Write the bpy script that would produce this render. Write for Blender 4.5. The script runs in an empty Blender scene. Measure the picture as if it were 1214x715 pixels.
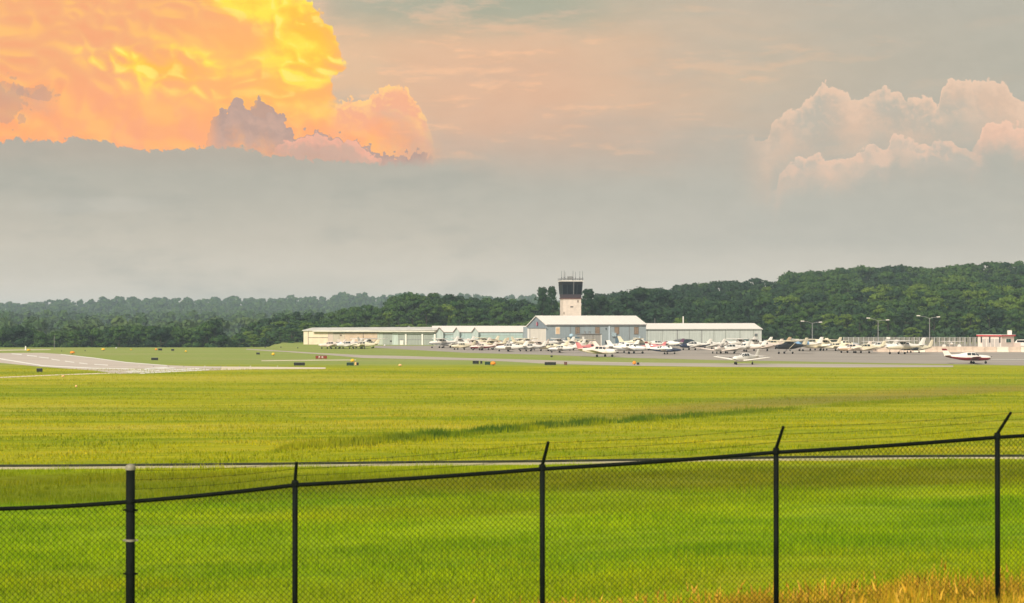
import bpy, math, random
import numpy as np
from mathutils import Vector, Matrix
random.seed(7); rng = np.random.default_rng(7)
D = bpy.data
scn = bpy.context.scene
COL = scn.collection

# ------------------------------------------------------------------ camera
F = 2400.0; CX = 607.0; HY = 377.0; CAMZ = 7.3        # focal length in photo pixels, centre, horizon row, eye height
cam_d = D.cameras.new("camera"); cam = D.objects.new("camera", cam_d); COL.objects.link(cam)
cam.location = (0, 0, CAMZ)
cam.rotation_euler = (math.radians(90) + math.atan((HY - 357.5) / F), 0, 0)
cam_d.sensor_width = 36; cam_d.lens = 36 * F / 1214
cam_d.clip_start = 0.5; cam_d.clip_end = 20000
cam_d.dof.use_dof = True; cam_d.dof.focus_distance = 330; cam_d.dof.aperture_fstop = 4.0
scn.camera = cam
scn.view_settings.view_transform = 'Standard'; scn.view_settings.look = 'None'
scn.view_settings.exposure = 0.1; scn.view_settings.gamma = 1.0
scn.render.resolution_x = 1024; scn.render.resolution_y = 603

def lin(r, g, b):
    f = lambda c: (c / 255) / 12.92 if c / 255 <= .04045 else ((c / 255 + .055) / 1.055) ** 2.4
    return (f(r), f(g), f(b), 1)

# ------------------------------------------------------------------ node helpers
class NT:
    def __init__(s, tree): s.t = tree; s.n = tree.nodes; s.l = tree.links
    def sock(s, node_in, v):
        if isinstance(v, bpy.types.NodeSocket): s.l.new(v, node_in)
        else: node_in.default_value = v
    def m(s, op, a, b=0.0, c=0.0, clamp=False):
        n = s.n.new('ShaderNodeMath'); n.operation = op; n.use_clamp = clamp
        s.sock(n.inputs[0], a); s.sock(n.inputs[1], b); s.sock(n.inputs[2], c); return n.outputs[0]
    def vm(s, op, a, b=(0, 0, 0), scale=1.0):
        n = s.n.new('ShaderNodeVectorMath'); n.operation = op
        s.sock(n.inputs[0], a)
        if op == 'SCALE': s.sock(n.inputs['Scale'], scale)
        else: s.sock(n.inputs[1], b)
        return n.outputs[0]
    def mix(s, f, a, b, mode='MIX'):
        n = s.n.new('ShaderNodeMix'); n.data_type = 'RGBA'; n.blend_type = mode
        s.sock(n.inputs[0], f); s.sock(n.inputs[6], a); s.sock(n.inputs[7], b); return n.outputs[2]
    def fmix(s, f, a, b):
        n = s.n.new('ShaderNodeMix'); n.data_type = 'FLOAT'
        s.sock(n.inputs[0], f); s.sock(n.inputs[2], a); s.sock(n.inputs[3], b); return n.outputs[0]
    def step(s, v, e0, e1):                     # smooth step from e0 to e1
        n = s.n.new('ShaderNodeMapRange'); n.interpolation_type = 'SMOOTHSTEP'
        rev = isinstance(e0, (int, float)) and isinstance(e1, (int, float)) and e0 > e1
        s.sock(n.inputs['Value'], v)
        if rev:
            n.inputs['From Min'].default_value = e1; n.inputs['From Max'].default_value = e0
            n.inputs['To Min'].default_value = 1; n.inputs['To Max'].default_value = 0
        else:
            s.sock(n.inputs['From Min'], e0); s.sock(n.inputs['From Max'], e1)
        return n.outputs[0]
    def noise(s, vec, scale, detail=4, rough=.55, dist=0.0, out=0):
        n = s.n.new('ShaderNodeTexNoise'); n.inputs['Scale'].default_value = scale
        n.inputs['Detail'].default_value = detail; n.inputs['Roughness'].default_value = rough
        n.inputs['Distortion'].default_value = dist
        if vec is not None: s.l.new(vec, n.inputs['Vector'])
        return n.outputs[out]
    def voro(s, vec, scale, detail=2, rough=.5, feat='F1'):
        n = s.n.new('ShaderNodeTexVoronoi'); n.feature = feat
        n.inputs['Scale'].default_value = scale; n.inputs['Detail'].default_value = detail
        n.inputs['Roughness'].default_value = rough; n.inputs['Lacunarity'].default_value = 2.2
        n.normalize = True
        s.l.new(vec, n.inputs['Vector']); return n.outputs['Distance']
    def curve(s, v, pts):                       # piecewise smooth function through pts
        x0, x1 = pts[0][0], pts[-1][0]; ys = [p[1] for p in pts]; y0, y1 = min(ys), max(ys)
        if y1 == y0: y1 = y0 + 1
        a = s.n.new('ShaderNodeMapRange'); s.sock(a.inputs['Value'], v)
        a.inputs['From Min'].default_value = x0; a.inputs['From Max'].default_value = x1
        c = s.n.new('ShaderNodeFloatCurve'); s.l.new(a.outputs[0], c.inputs['Value'])
        cm = c.mapping; cu = cm.curves[0]; cm.extend = 'HORIZONTAL'
        cu.points[0].location = (0, (pts[0][1] - y0) / (y1 - y0)); cu.points[1].location = (1, (pts[-1][1] - y0) / (y1 - y0))
        for p in pts[1:-1]: cu.points.new((p[0] - x0) / (x1 - x0), (p[1] - y0) / (y1 - y0))
        for p in cu.points: p.handle_type = 'AUTO_CLAMPED'
        cm.update()
        b = s.n.new('ShaderNodeMapRange'); s.l.new(c.outputs[0], b.inputs['Value'])
        b.inputs['To Min'].default_value = y0; b.inputs['To Max'].default_value = y1
        return b.outputs[0]
    def ramp(s, v, stops):
        n = s.n.new('ShaderNodeValToRGB'); s.sock(n.inputs[0], v); r = n.color_ramp
        while len(r.elements) < len(stops): r.elements.new(.5)
        for e, (p, c) in zip(r.elements, stops): e.position = p; e.color = c
        return n.outputs[0]

# ------------------------------------------------------------------ sun
SUN_EL, SUN_AZ = 38.0, -150.0     # degrees; azimuth from +Y towards +X (behind the camera, to the left)
sd = D.lights.new("sun", 'SUN'); so = D.objects.new("sun", sd); COL.objects.link(so)
sd.energy = 4.2; sd.angle = math.radians(12); sd.color = (1, .93, .82)
el, az = math.radians(SUN_EL), math.radians(SUN_AZ)
sdir = Vector((math.sin(az) * math.cos(el), math.cos(az) * math.cos(el), math.sin(el)))
so.rotation_euler = sdir.to_track_quat('Z', 'Y').to_euler(); so.location = sdir * 300

# ------------------------------------------------------------------ sky (world)
world = D.worlds.new("World"); scn.world = world; world.use_nodes = True
wt = world.node_tree; wt.nodes.clear(); N = NT(wt)
tc = wt.nodes.new('ShaderNodeTexCoord'); dirv = tc.outputs['Generated']
sep = wt.nodes.new('ShaderNodeSeparateXYZ'); wt.links.new(dirv, sep.inputs[0])
# azimuth and elevation, in units of 1/2400 rad
azn = N.m('MULTIPLY', N.m('ARCTAN2', sep.outputs[0], sep.outputs[1]), F)
eln = N.m('MULTIPLY', N.m('ARCSINE', sep.outputs[2]), F)
def A(px): return math.atan((px - CX) / F) * F
def E(py): return math.atan((HY - py) / F) * F
def cpts(l): return [(A(x), E(y)) for x, y in l]

big = N.noise(dirv, 9, 5, .55)
warpv = N.noise(dirv, 14, 4, .5, out=1)
wd = N.vm('SCALE', N.vm('SUBTRACT', warpv, (.5, .5, .5)), scale=.05)
dstr = N.vm('ADD', N.vm('MULTIPLY', dirv, (1, 1, 5)), wd)      # stretched for flat streaks
streak = N.noise(dstr, 7, 6, .55)
streak2 = N.noise(dstr, 22, 5, .6)
fine = N.noise(N.vm('MULTIPLY', dirv, (1, 1, 2)), 60, 6, .6)

# billow fields: rounded bumps
bw = N.vm('SCALE', N.vm('SUBTRACT', N.noise(dirv, 60, 3, .5, out=1), (.5, .5, .5)), scale=.010)
bv = N.vm('ADD', dirv, bw)
def billow(vec, scale, detail=3): return N.m('SUBTRACT', 1.0, N.voro(vec, scale, detail, .55))
LD = (.0022, 0, .0030)           # towards the lit side
bil_a = billow(bv, 85, 2); bil_a2 = billow(N.vm('ADD', bv, LD), 85, 2)
rel_a = N.m('SUBTRACT', bil_a, bil_a2)           # > 0 on lit flanks
bil_s = billow(bv, 210, 1)                       # small bumps for crisp edges
ragged = N.noise(dirv, 260, 4, .65)
rel_s = N.m('SUBTRACT', bil_s, billow(N.vm('ADD', bv, (.0009, 0, .0014)), 210, 1))

# base gradient
base = N.ramp(N.m('DIVIDE', eln, 377 * 2.4, clamp=True), [
    (0.0, lin(236, 226, 205)), (.03, lin(216, 211, 194)), (.10, lin(186, 186, 173)), (.20, lin(177, 178, 165)),
    (.33, lin(174, 176, 162)), (.60, lin(180, 180, 166)), (1.0, lin(192, 190, 180))])
base = N.mix(N.m('MULTIPLY', N.step(streak, .42, .62), .16), base, lin(164, 171, 162))
# peach veil across the upper middle
veil = N.m('MULTIPLY', N.step(N.m('ADD', eln, N.m('MULTIPLY', N.m('SUBTRACT', big, .5), 160)), 130, 235),
           N.curve(azn, [(-2200, 0), (-1400, .5), (-700, .95), (A(420), .95), (A(700), .75), (A(900), .42), (A(1100), .12), (A(1400), 0)]))
veil = N.m('MULTIPLY', veil, N.curve(eln, [(0, 1), (310, 1), (377, .55), (800, .45), (1700, .1), (3700, 0)]))
veil = N.m('MULTIPLY', veil, N.curve(streak, [(0, .35), (.4, .7), (.55, 1), (1, 1)]))
base = N.mix(N.m('MULTIPLY', veil, .85), base, N.mix(N.step(N.m('ADD', eln, N.m('MULTIPLY', streak, 120)), E(190) + 50, E(90) + 60), lin(200, 176, 154), lin(228, 190, 150)))
# rose haze between the glowing cloud and the middle
rose = N.m('MULTIPLY', N.curve(azn, [(A(440), 0), (A(500), .55), (A(600), .75), (A(720), .4), (A(880), 0)]), N.curve(eln, [(E(230), 0), (E(165), .7), (E(110), 1), (E(60), .6), (E(20), 0)]))
base = N.mix(N.m('MULTIPLY', rose, N.fmix(streak, .5, 1.0)), base, lin(218, 176, 146))
# brighter peach streaks and cool openings near the top
tstreak = N.m('MULTIPLY', N.step(streak2, .52, .66), N.m('MULTIPLY', veil, .6))
base = N.mix(tstreak, base, lin(245, 198, 155))
coolm = N.m('MULTIPLY', N.step(eln, E(60), E(8)), N.curve(azn, [(A(380), 0), (A(430), .75), (A(620), .9), (A(740), .35), (A(860), 0)]))
coolm = N.m('MULTIPLY', coolm, N.step(N.m('ADD', streak2, N.m('MULTIPLY', eln, .0004)), .45, .66))
base = N.mix(coolm, base, lin(163, 170, 150))
# big glowing cloud at the left
xr = N.curve(eln, [(E(220), A(300)), (E(185), A(480)), (E(150), A(470)), (E(135), A(425)), (E(118), A(388)), (E(100), A(384)), (E(80), A(398)), (E(60), A(396)), (E(40), A(390)),
                   (E(25), A(380)), (E(0), A(352)), (E(-120), A(300)), (E(-500), A(100)), (1400, A(-300))])
toR = N.m('SUBTRACT', N.m('ADD', xr, N.m('ADD', N.m('MULTIPLY', N.m('SUBTRACT', bil_a, .62), 52), N.m('MULTIPLY', N.m('SUBTRACT', bil_s, .62), 20))), azn)     # distance inside the right edge
soft = N.curve(eln, [(E(190), 60), (E(130), 30), (E(112), 3), (E(0), 3)])
gm = N.step(N.m('DIVIDE', toR, soft), -1.0, 1.0)
gm = N.m('MULTIPLY', gm, N.curve(azn, [(-2400, 0), (-1500, .35), (-900, .95), (-600, 1), (0, 1)]))
gm = N.m('MULTIPLY', gm, N.curve(eln, [(E(260), 0), (E(170), 1), (E(-100), 1), (E(-500), .6), (1500, 0)]))
gcol = N.mix(N.step(big, .40, .62), lin(255, 176, 104), lin(244, 170, 122))
gmid = N.noise(N.vm('ADD', dirv, wd), 26, 6, .6, .8)
gcol = N.mix(N.m('MULTIPLY', N.step(gmid, .48, .62), .55), gcol, lin(255, 192, 92))
gcol = N.mix(N.m('MULTIPLY', N.step(gmid, .46, .34), .45), gcol, lin(246, 164, 118))
gcol = N.mix(N.step(N.m('ADD', eln, N.m('MULTIPLY', streak, 90)), E(110), E(20)), gcol, lin(240, 176, 120))
bil_m = billow(bv, 48, 1); rel_m = N.m('SUBTRACT', bil_m, billow(N.vm('ADD', bv, (.0035, 0, .0045)), 48, 1))
sw_ = N.vm('SCALE', N.vm('SUBTRACT', N.noise(dirv, 22, 3, .5, out=1), (.5, .5, .5)), scale=.03)
cv = N.vm('ADD', N.vm('MULTIPLY', dirv, (1, 1, 1.5)), sw_)
def smoothb(vec, sc):       # puffy, low-detail relief
    return N.m('SUBTRACT', 1.0, N.m('ABSOLUTE', N.m('MULTIPLY_ADD', N.noise(vec, sc, 0, .5), 3.2, -1.6)))
rb_big = N.m('MULTIPLY', N.m('SUBTRACT', smoothb(cv, 32), smoothb(N.vm('ADD', cv, (.006, 0, .008)), 32)), .55)
rb_mid = N.m('MULTIPLY', N.m('SUBTRACT', smoothb(cv, 85), smoothb(N.vm('ADD', cv, (.0026, 0, .0036)), 85)), .75)
relf = N.m('ADD', N.m('ADD', rb_big, N.m('MULTIPLY', rb_mid, .5)), N.m('MULTIPLY', rel_s, .14))
gcol = N.mix(N.m('MULTIPLY', N.step(relf, -.05, .35), .55), gcol, lin(255, 200, 108))
gcol = N.mix(N.m('MULTIPLY', N.step(relf, .05, -.35), .50), gcol, lin(240, 160, 116))
# yellow lit parts: the tower top and the anvil wisps
def blob(cx, cy, rx, ry, tilt=0.0, pw=1.0):
    dx = N.m('SUBTRACT', azn, A(cx)); dy = N.m('SUBTRACT', eln, E(cy))
    c, s_ = math.cos(tilt), math.sin(tilt)
    u = N.m('DIVIDE', N.m('ADD', N.m('MULTIPLY', dx, c), N.m('MULTIPLY', dy, s_)), rx)
    v = N.m('DIVIDE', N.m('SUBTRACT', N.m('MULTIPLY', dy, c), N.m('MULTIPLY', dx, s_)), ry)
    r = N.m('SQRT', N.m('ADD', N.m('MULTIPLY', u, u), N.m('MULTIPLY', v, v)))
    return N.m('SUBTRACT', 1.0, r)              # 1 at the centre, 0 at the rim
fil = N.noise(N.vm('ADD', N.vm('MULTIPLY', dirv, (1.6, 1, 3.2)), wd), 42, 8, .68, 1.1)      # torn filaments
fw = N.m('MULTIPLY', N.m('SUBTRACT', fil, .5), .8)
bw2 = N.m('MULTIPLY', N.m('SUBTRACT', bil_a, .62), 1.2)
y1 = N.step(N.m('ADD', blob(362, 52, 78, 100, -.15), N.m('ADD', N.m('MULTIPLY', fw, .45), N.m('MULTIPLY', relf, .5))), .0, .75)
y2 = N.step(N.m('ADD', blob(305, 4, 105, 34, -.25), N.m('MULTIPLY', fw, .7)), .0, .6)
y3 = N.step(N.m('ADD', blob(190, 84, 92, 30, -.18), N.m('ADD', N.m('MULTIPLY', fw, .9), N.m('MULTIPLY', relf, .9))), .05, .8)
y4 = N.step(N.m('ADD', blob(345, 105, 90, 52, 0), N.m('ADD', N.m('MULTIPLY', fw, .5), N.m('MULTIPLY', relf, .5))), .0, 1.0)
yy = N.m('MAXIMUM', N.m('MAXIMUM', y1, y2), N.m('MAXIMUM', y3, N.m('MULTIPLY', y4, .7)))
ycol = N.mix(N.step(N.m('ADD', relf, N.m('MULTIPLY', N.m('SUBTRACT', fil, .5), .5)), -.30, .30), lin(255, 196, 66), lin(255, 230, 78))
ycol = N.mix(N.m('MULTIPLY', N.step(N.m('ADD', rb_mid, N.m('MULTIPLY', rel_s, .4)), .12, .38), .5), ycol, lin(255, 240, 130))
gcol = N.mix(N.m('MULTIPLY', N.step(blob(300, 90, 190, 110, 0), 0.0, .8), .55), gcol, lin(255, 190, 92))
gcol = N.mix(N.m('MULTIPLY', yy, .95), gcol, ycol)
# greyer, pinker towards the bottom left
gcol = N.mix(N.m('MULTIPLY', N.step(eln, E(60), E(175)), .35), gcol, lin(250, 172, 128))
sky = N.mix(gm, base, gcol)

def layer(sky, edge, lo, hi, amp, bil, col_top, col_body, fade, softness=2.0, rim=14, opac=None, small=4.0, wl=14, wr=14):
    """cloud whose top follows 'edge' (list of photo points) between azimuths lo..hi; fade = px below top where it melts away"""
    top = N.m('ADD', N.curve(azn, cpts(edge)), N.m('MULTIPLY', N.m('SUBTRACT', bil, .68), amp * 2.6))
    top = N.m('ADD', top, N.m('ADD', N.m('MULTIPLY', N.m('SUBTRACT', bil_s, .62), small * 2.6), N.m('MULTIPLY', N.m('SUBTRACT', ragged, .5), small * 2.2)))
    d = N.m('SUBTRACT', top, eln)
    m_ = N.step(d, -softness, softness)
    m_ = N.m('MULTIPLY', m_, N.m('MULTIPLY', N.step(azn, A(lo) - wl, A(lo) + wl), N.step(azn, A(hi) + wr, A(hi) - wr)))
    if fade: m_ = N.m('MULTIPLY', m_, N.step(N.m('DIVIDE', d, fade), 1.0, .25))
    if opac is not None: m_ = N.m('MULTIPLY', m_, opac)
    dl = N.m('SUBTRACT', d, N.m('MULTIPLY', rel_a, 90)); dl = N.m('SUBTRACT', dl, N.m('MULTIPLY', rel_s, 22))
    lit = N.step(dl, rim * 1.2, -rim * .3)
    lit = N.m('MAXIMUM', lit, N.m('MULTIPLY', N.m('MULTIPLY', N.step(N.m('ADD', rel_m, N.m('MULTIPLY', rel_a, .4)), .0, .16), N.step(d, rim * 4.0, rim)), .75))
    c = N.mix(lit, col_body, col_top)
    c = N.mix(N.m('MULTIPLY', N.step(rel_s, .02, .14), .22), c, col_top)
    c = N.mix(N.m('MULTIPLY', N.step(d, 7.0, 0.0), .30), c, N.mix(1.0, col_top, (1.12, 1.12, 1.12, 1), 'MULTIPLY'))
    return N.mix(m_, sky, c)

# small pink cumulus right of the tower
sky = layer(sky, [(385, 150), (402, 124), (414, 119), (430, 122), (442, 113), (452, 106), (462, 102), (478, 106), (490, 118), (500, 132), (508, 150), (520, 200)],
            396, 506, 10, bil_a, lin(255, 206, 132), lin(240, 176, 138), 62, 1.4, 12, opac=.9, small=7)
# grey cumulus silhouettes before the glow
sky = layer(sky, [(240, 200), (252, 150), (262, 138), (274, 130), (282, 122), (296, 136), (312, 128), (330, 140), (345, 152), (352, 164), (370, 160), (395, 163),
                  (420, 174), (450, 184), (475, 188), (500, 186), (516, 196)],
            250, 508, 16, bil_a, lin(178, 154, 142), lin(196, 165, 148), 90, 1.0, 20, small=11)
sky = layer(sky, [(318, 200), (334, 168), (350, 166), (372, 162), (400, 166), (425, 178), (450, 192), (460, 210)],
            330, 452, 22, bil_a, lin(232, 176, 150), lin(205, 172, 152), 42, 1.2, 12, small=9)
sky = layer(sky, [(-200, 90), (-60, 96), (0, 112), (18, 112), (28, 118), (44, 112), (58, 108), (70, 124), (80, 150)],
            -400, 64, 26, bil_a, lin(196, 160, 138), lin(205, 168, 142), 46, 2.0, 16, opac=N.m('MULTIPLY', N.step(big, .3, .6), .9))
for (cx_, cy_, rx_, ry_) in ((308, 131, 13, 8), (4, 128, 26, 22), (44, 118, 20, 8)):
    pm_ = N.step(N.m('ADD', blob(cx_, cy_, rx_, ry_), N.m('ADD', N.m('MULTIPLY', N.m('SUBTRACT', bil_s, .62), 2.2), N.m('MULTIPLY', N.m('SUBTRACT', ragged, .5), 1.6))), .05, .22)
    sky = N.mix(N.m('MULTIPLY', pm_, .8 if rx_ < 15 else .5), sky, lin(188, 156, 138))
# grey cloud bank with a scalloped top
bank_col = N.ramp(N.m('DIVIDE', eln, 377, clamp=True), [(0, lin(236, 228, 208)), (.08, lin(213, 208, 191)), (.25, lin(193, 190, 174)), (.38, lin(179, 179, 165)), (.52, lin(170, 171, 158)), (1, lin(168, 170, 158))])
bank_col = N.mix(N.m('MULTIPLY', N.m('MULTIPLY', N.step(eln, E(215), E(178)), N.curve(azn, [(-900, 1), (A(380), 1), (A(520), .3)])), .22), bank_col, lin(196, 170, 148))
bank_col = N.mix(N.m('MULTIPLY', N.step(N.m('ADD', blob(110, 246, 120, 14, .03), N.m('MULTIPLY', fw, .6)), .1, .6), .30), bank_col, lin(196, 196, 184))
bank_col = N.mix(N.m('MULTIPLY', N.step(streak, .45, .65), .35), bank_col, lin(186, 185, 170))
bank_col = N.mix(N.m('MULTIPLY', N.step(N.noise(N.vm('MULTIPLY', dirv, (1, 1, 3)), 18, 5, .55), .5, .7), .3), bank_col, lin(160, 165, 155))
bank_edge = [(-900, 150), (-300, 168), (0, 174), (60, 175), (90, 171), (130, 176), (180, 183), (230, 180), (262, 178), (300, 182), (340, 190), (380, 194), (430, 196), (470, 196), (520, 194), (600, 190), (800, 180)]
btop = N.m('ADD', N.curve(azn, cpts(bank_edge)), N.m('ADD', N.m('MULTIPLY', N.m('SUBTRACT', bil_a, .62), 14), N.m('ADD', N.m('MULTIPLY', N.m('SUBTRACT', bil_s, .62), 16), N.m('MULTIPLY', N.m('SUBTRACT', ragged, .5), 12))))
bd = N.m('SUBTRACT', btop, eln)
bsoft = N.curve(azn, [(-900, 1.2), (A(400), 1.2), (A(510), 10), (A(640), 60), (A(800), 90)])
bm = N.m('MULTIPLY', N.step(N.m('DIVIDE', bd, bsoft), -1.0, 1.0), N.curve(azn, [(-3000, .0), (-1500, .6), (-700, 1), (A(450), 1), (A(620), .6), (A(900), 0)]))
sky = N.mix(bm, sky, bank_col)
# cumulus group at the right
peach = lin(222, 196, 170)
mot = N.step(N.noise(dirv, 32, 4, .55), .38, .66)
rb1 = N.mix(mot, lin(186, 181, 165), lin(212, 188, 164)); rb2 = N.mix(mot, lin(186, 182, 168), lin(204, 188, 168)); rb3 = N.mix(mot, lin(196, 182, 165), lin(220, 188, 164))
sky = layer(sky, [(910, 170), (925, 140), (945, 132), (968, 112), (980, 104), (992, 110), (1005, 116), (1020, 120), (1035, 113), (1052, 111), (1068, 115), (1080, 125),
                  (1100, 124), (1112, 127), (1117, 110), (1130, 104), (1160, 103), (1184, 106), (1200, 118), (1214, 128), (1300, 140), (1500, 120), (1700, 160)],
            905, 1600, 12, bil_a, peach, rb1, 95, 1.2, 20, small=6, wl=40)
sky = layer(sky, [(920, 230), (938, 194), (952, 190), (968, 188), (985, 192), (1005, 190), (1022, 182), (1034, 176), (1048, 184), (1062, 165), (1080, 172), (1098, 176), (1116, 174),
                  (1132, 176), (1145, 184), (1170, 196), (1200, 212)], 925, 1150, 12, bil_a, lin(220, 194, 170), rb2, 48, 1.2, 14, small=6, wl=20, wr=30)
sky = layer(sky, [(1140, 205), (1152, 186), (1162, 170), (1172, 156), (1186, 152), (1214, 160), (1300, 150), (1400, 175), (1500, 210)], 1156, 1460, 12, bil_a, lin(228, 194, 168), rb3, 44, 1.2, 18, small=6, wl=10)
# fine grain so nothing is perfectly flat
sky = N.mix(.10, sky, N.mix(N.step(fine, .35, .65), lin(160, 160, 155), lin(215, 210, 200)), 'SOFT_LIGHT')
nish = wt.nodes.new('ShaderNodeTexSky'); nish.sky_type = 'NISHITA'; nish.sun_disc = False
nish.sun_elevation = el; nish.sun_rotation = az; nish.air_density = 1.5; nish.dust_density = 3
nsc = N.vm('SCALE', nish.outputs[0], scale=.10)
sky = N.mix(N.m('MULTIPLY', N.step(eln, 380, 1500), .35), sky, nsc)     # overhead thinner cloud lets the blue sky through
SKY_GAIN = 1.0
sky = N.mix(1.0, sky, (1.045, .99, 1.0, 1), 'MULTIPLY')
bg = wt.nodes.new('ShaderNodeBackground'); wt.links.new(sky, bg.inputs[0]); bg.inputs[1].default_value = SKY_GAIN
wo = wt.nodes.new('ShaderNodeOutputWorld'); wt.links.new(bg.outputs[0], wo.inputs[0])
world.cycles.sampling_method = 'MANUAL'; world.cycles.sample_map_resolution = 512

# ------------------------------------------------------------------ terrain function
def ss(e0, e1, v):
    t = np.clip((np.asarray(v, float) - e0) / (e1 - e0), 0, 1); return t * t * (3 - 2 * t)
PROF = [(-80, 5.9), (4, 5.6), (20, 3.55), (27, 2.93), (45, 2.25), (75, 1.78), (92, 1.35), (150, .3), (190, 0), (9000, 0)]
SKYL = [(60, 350), (100, 350), (140, 345), (180, 341), (230, 336), (290, 331), (345, 323), (395, 318), (460, 317), (510, 317), (560, 314), (607, 310), (1400, 318)]
def terrain(x, y):
    x = np.asarray(x, float); y = np.asarray(y, float)
    z = np.interp(y, [p[0] for p in PROF], [p[1] for p in PROF])
    cs = np.interp(y, [-80, 27, 75, 190], [.045, .045, .010, 0])
    z = z + cs * np.clip(x, -25, 25)
    a = np.where(y > 10, x / np.maximum(y, 10) * F, 0)
    left = 1 - ss(-345, -270, a)
    right = ss(40, 110, a)
    z = z - 8 * left * ss(505, 575, y)
    z = z - 8 * (1 - left) * (1 - right) * ss(720, 1000, y)
    hl = .354 * (377 - np.interp(a, [p[0] for p in SKYL], [p[1] for p in SKYL])) + 7.3 - 17
    z = z + right * np.clip(hl, 0, None) * ss(640, 860, y)
    sy = np.interp(a, [-700, -607, -525, -467, -360, -270, -222, -197, -165, -100, -20, 25, 60, 110, 150], [361, 361, 358, 355, 354, 354, 353, 349, 352, 350, 352, 352, 355, 352, 352])
    rz_ = 7.3 + (377 - sy) / F * 2500 - 15 + 8
    z = z + (1 - right) * (3 * ss(1150, 1500, y) + (rz_ - 3 + 1.2 * np.sin(a * .09) + .8 * np.sin(a * .21 + 1)) * ss(1700, 2500, y))
    z = z + .5 * np.sin(x * .02 + y * .007) * ss(560, 800, y)
    return z
def G(px, py, lift=0.0):
    """world point on the ground that the photo shows at pixel px, py"""
    s = (py - HY) / F
    y = np.arange(20, 700, .25); x = (px - CX) / F * y
    gap = (CAMZ - s * y) - terrain(x, y)
    i = int(np.argmax(gap <= 0))
    if gap[i] > 0: i = len(y) - 1
    t = y[i] if i == 0 else y[i - 1] + (y[i] - y[i - 1]) * gap[i - 1] / (gap[i - 1] - gap[i] + 1e-9)
    xx = (px - CX) / F * t
    return Vector((xx, t, float(terrain(xx, t)) + lift))
def at(px, dist): x = (px - CX) / F * dist; return x
def zat(py, dist): return CAMZ - (py - HY) / F * dist

# ------------------------------------------------------------------ materials
MATS = {}
def mat(name, col, rough=.6, var=.12, nscale=1.5, metallic=0.0, bump=.0, col2=None, spec=.3):
    if name in MATS: return MATS[name]
    m = D.materials.new(name); m.use_nodes = True; t = NT(m.node_tree); b = m.node_tree.nodes['Principled BSDF']
    g = t.n.new('ShaderNodeTexCoord').outputs['Object']
    n = t.noise(g, nscale, 5, .6)
    c = (*col[:3], 1)
    c2 = (*col2[:3], 1) if col2 else tuple(v * (1 - var * 2) for v in col[:3]) + (1,)
    cc = t.mix(t.step(n, .35, .75), c, c2)
    n2 = t.noise(g, nscale * 9, 3, .6)
    cc = t.mix(t.m('MULTIPLY', t.step(n2, .5, .8), .25 if var else 0), cc, c2)
    t.l.new(cc, b.inputs['Base Color']); b.inputs['Roughness'].default_value = rough
    b.inputs['Metallic'].default_value = metallic; b.inputs['Specular IOR Level'].default_value = spec
    if bump:
        bp = t.n.new('ShaderNodeBump'); bp.inputs['Strength'].default_value = bump; bp.inputs['Distance'].default_value = .02
        t.l.new(n2, bp.inputs['Height']); t.l.new(bp.outputs[0], b.inputs['Normal'])
    MATS[name] = m; return m

def ribbed(name, col, pitch, var=.1, rough=.5, axis='x', dark=.78):
    """sheet metal: vertical ribs with streaky weathering"""
    m = D.materials.new(name); m.use_nodes = True; t = NT(m.node_tree); b = m.node_tree.nodes['Principled BSDF']
    g = t.n.new('ShaderNodeTexCoord').outputs['Object']
    sp = t.n.new('ShaderNodeSeparateXYZ'); t.l.new(g, sp.inputs[0]); u = sp.outputs[{'x': 0, 'y': 1}[axis]]
    fr = t.m('FRACT', t.m('DIVIDE', u, pitch)); groove = t.step(t.m('ABSOLUTE', t.m('SUBTRACT', fr, .5)), .36, .5)
    st = t.noise(t.vm('MULTIPLY', g, (1.0, 1.0, .12)), 2.2, 5, .6)
    pan = t.m('FRACT', t.m('MULTIPLY', t.m('SINE', t.m('FLOOR', t.m('DIVIDE', u, pitch * 3))), 91.7))
    c = (*col[:3], 1); c2 = tuple(v * (1 - var * 2.2) for v in col[:3]) + (1,); cd = tuple(v * dark for v in col[:3]) + (1,)
    cc = t.mix(t.step(st, .35, .7), c, c2)
    cc = t.mix(t.m('MULTIPLY', pan, .35), cc, c2)
    cc = t.mix(t.m('MULTIPLY', groove, .6), cc, cd)
    t.l.new(cc, b.inputs['Base Color']); b.inputs['Roughness'].default_value = rough; b.inputs['Specular IOR Level'].default_value = .3
    bp = t.n.new('ShaderNodeBump'); bp.inputs['Strength'].default_value = .5; bp.inputs['Distance'].default_value = .04
    t.l.new(t.m('SUBTRACT', 1.0, groove), bp.inputs['Height']); t.l.new(bp.outputs[0], b.inputs['Normal'])
    MATS[name] = m; return m

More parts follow.
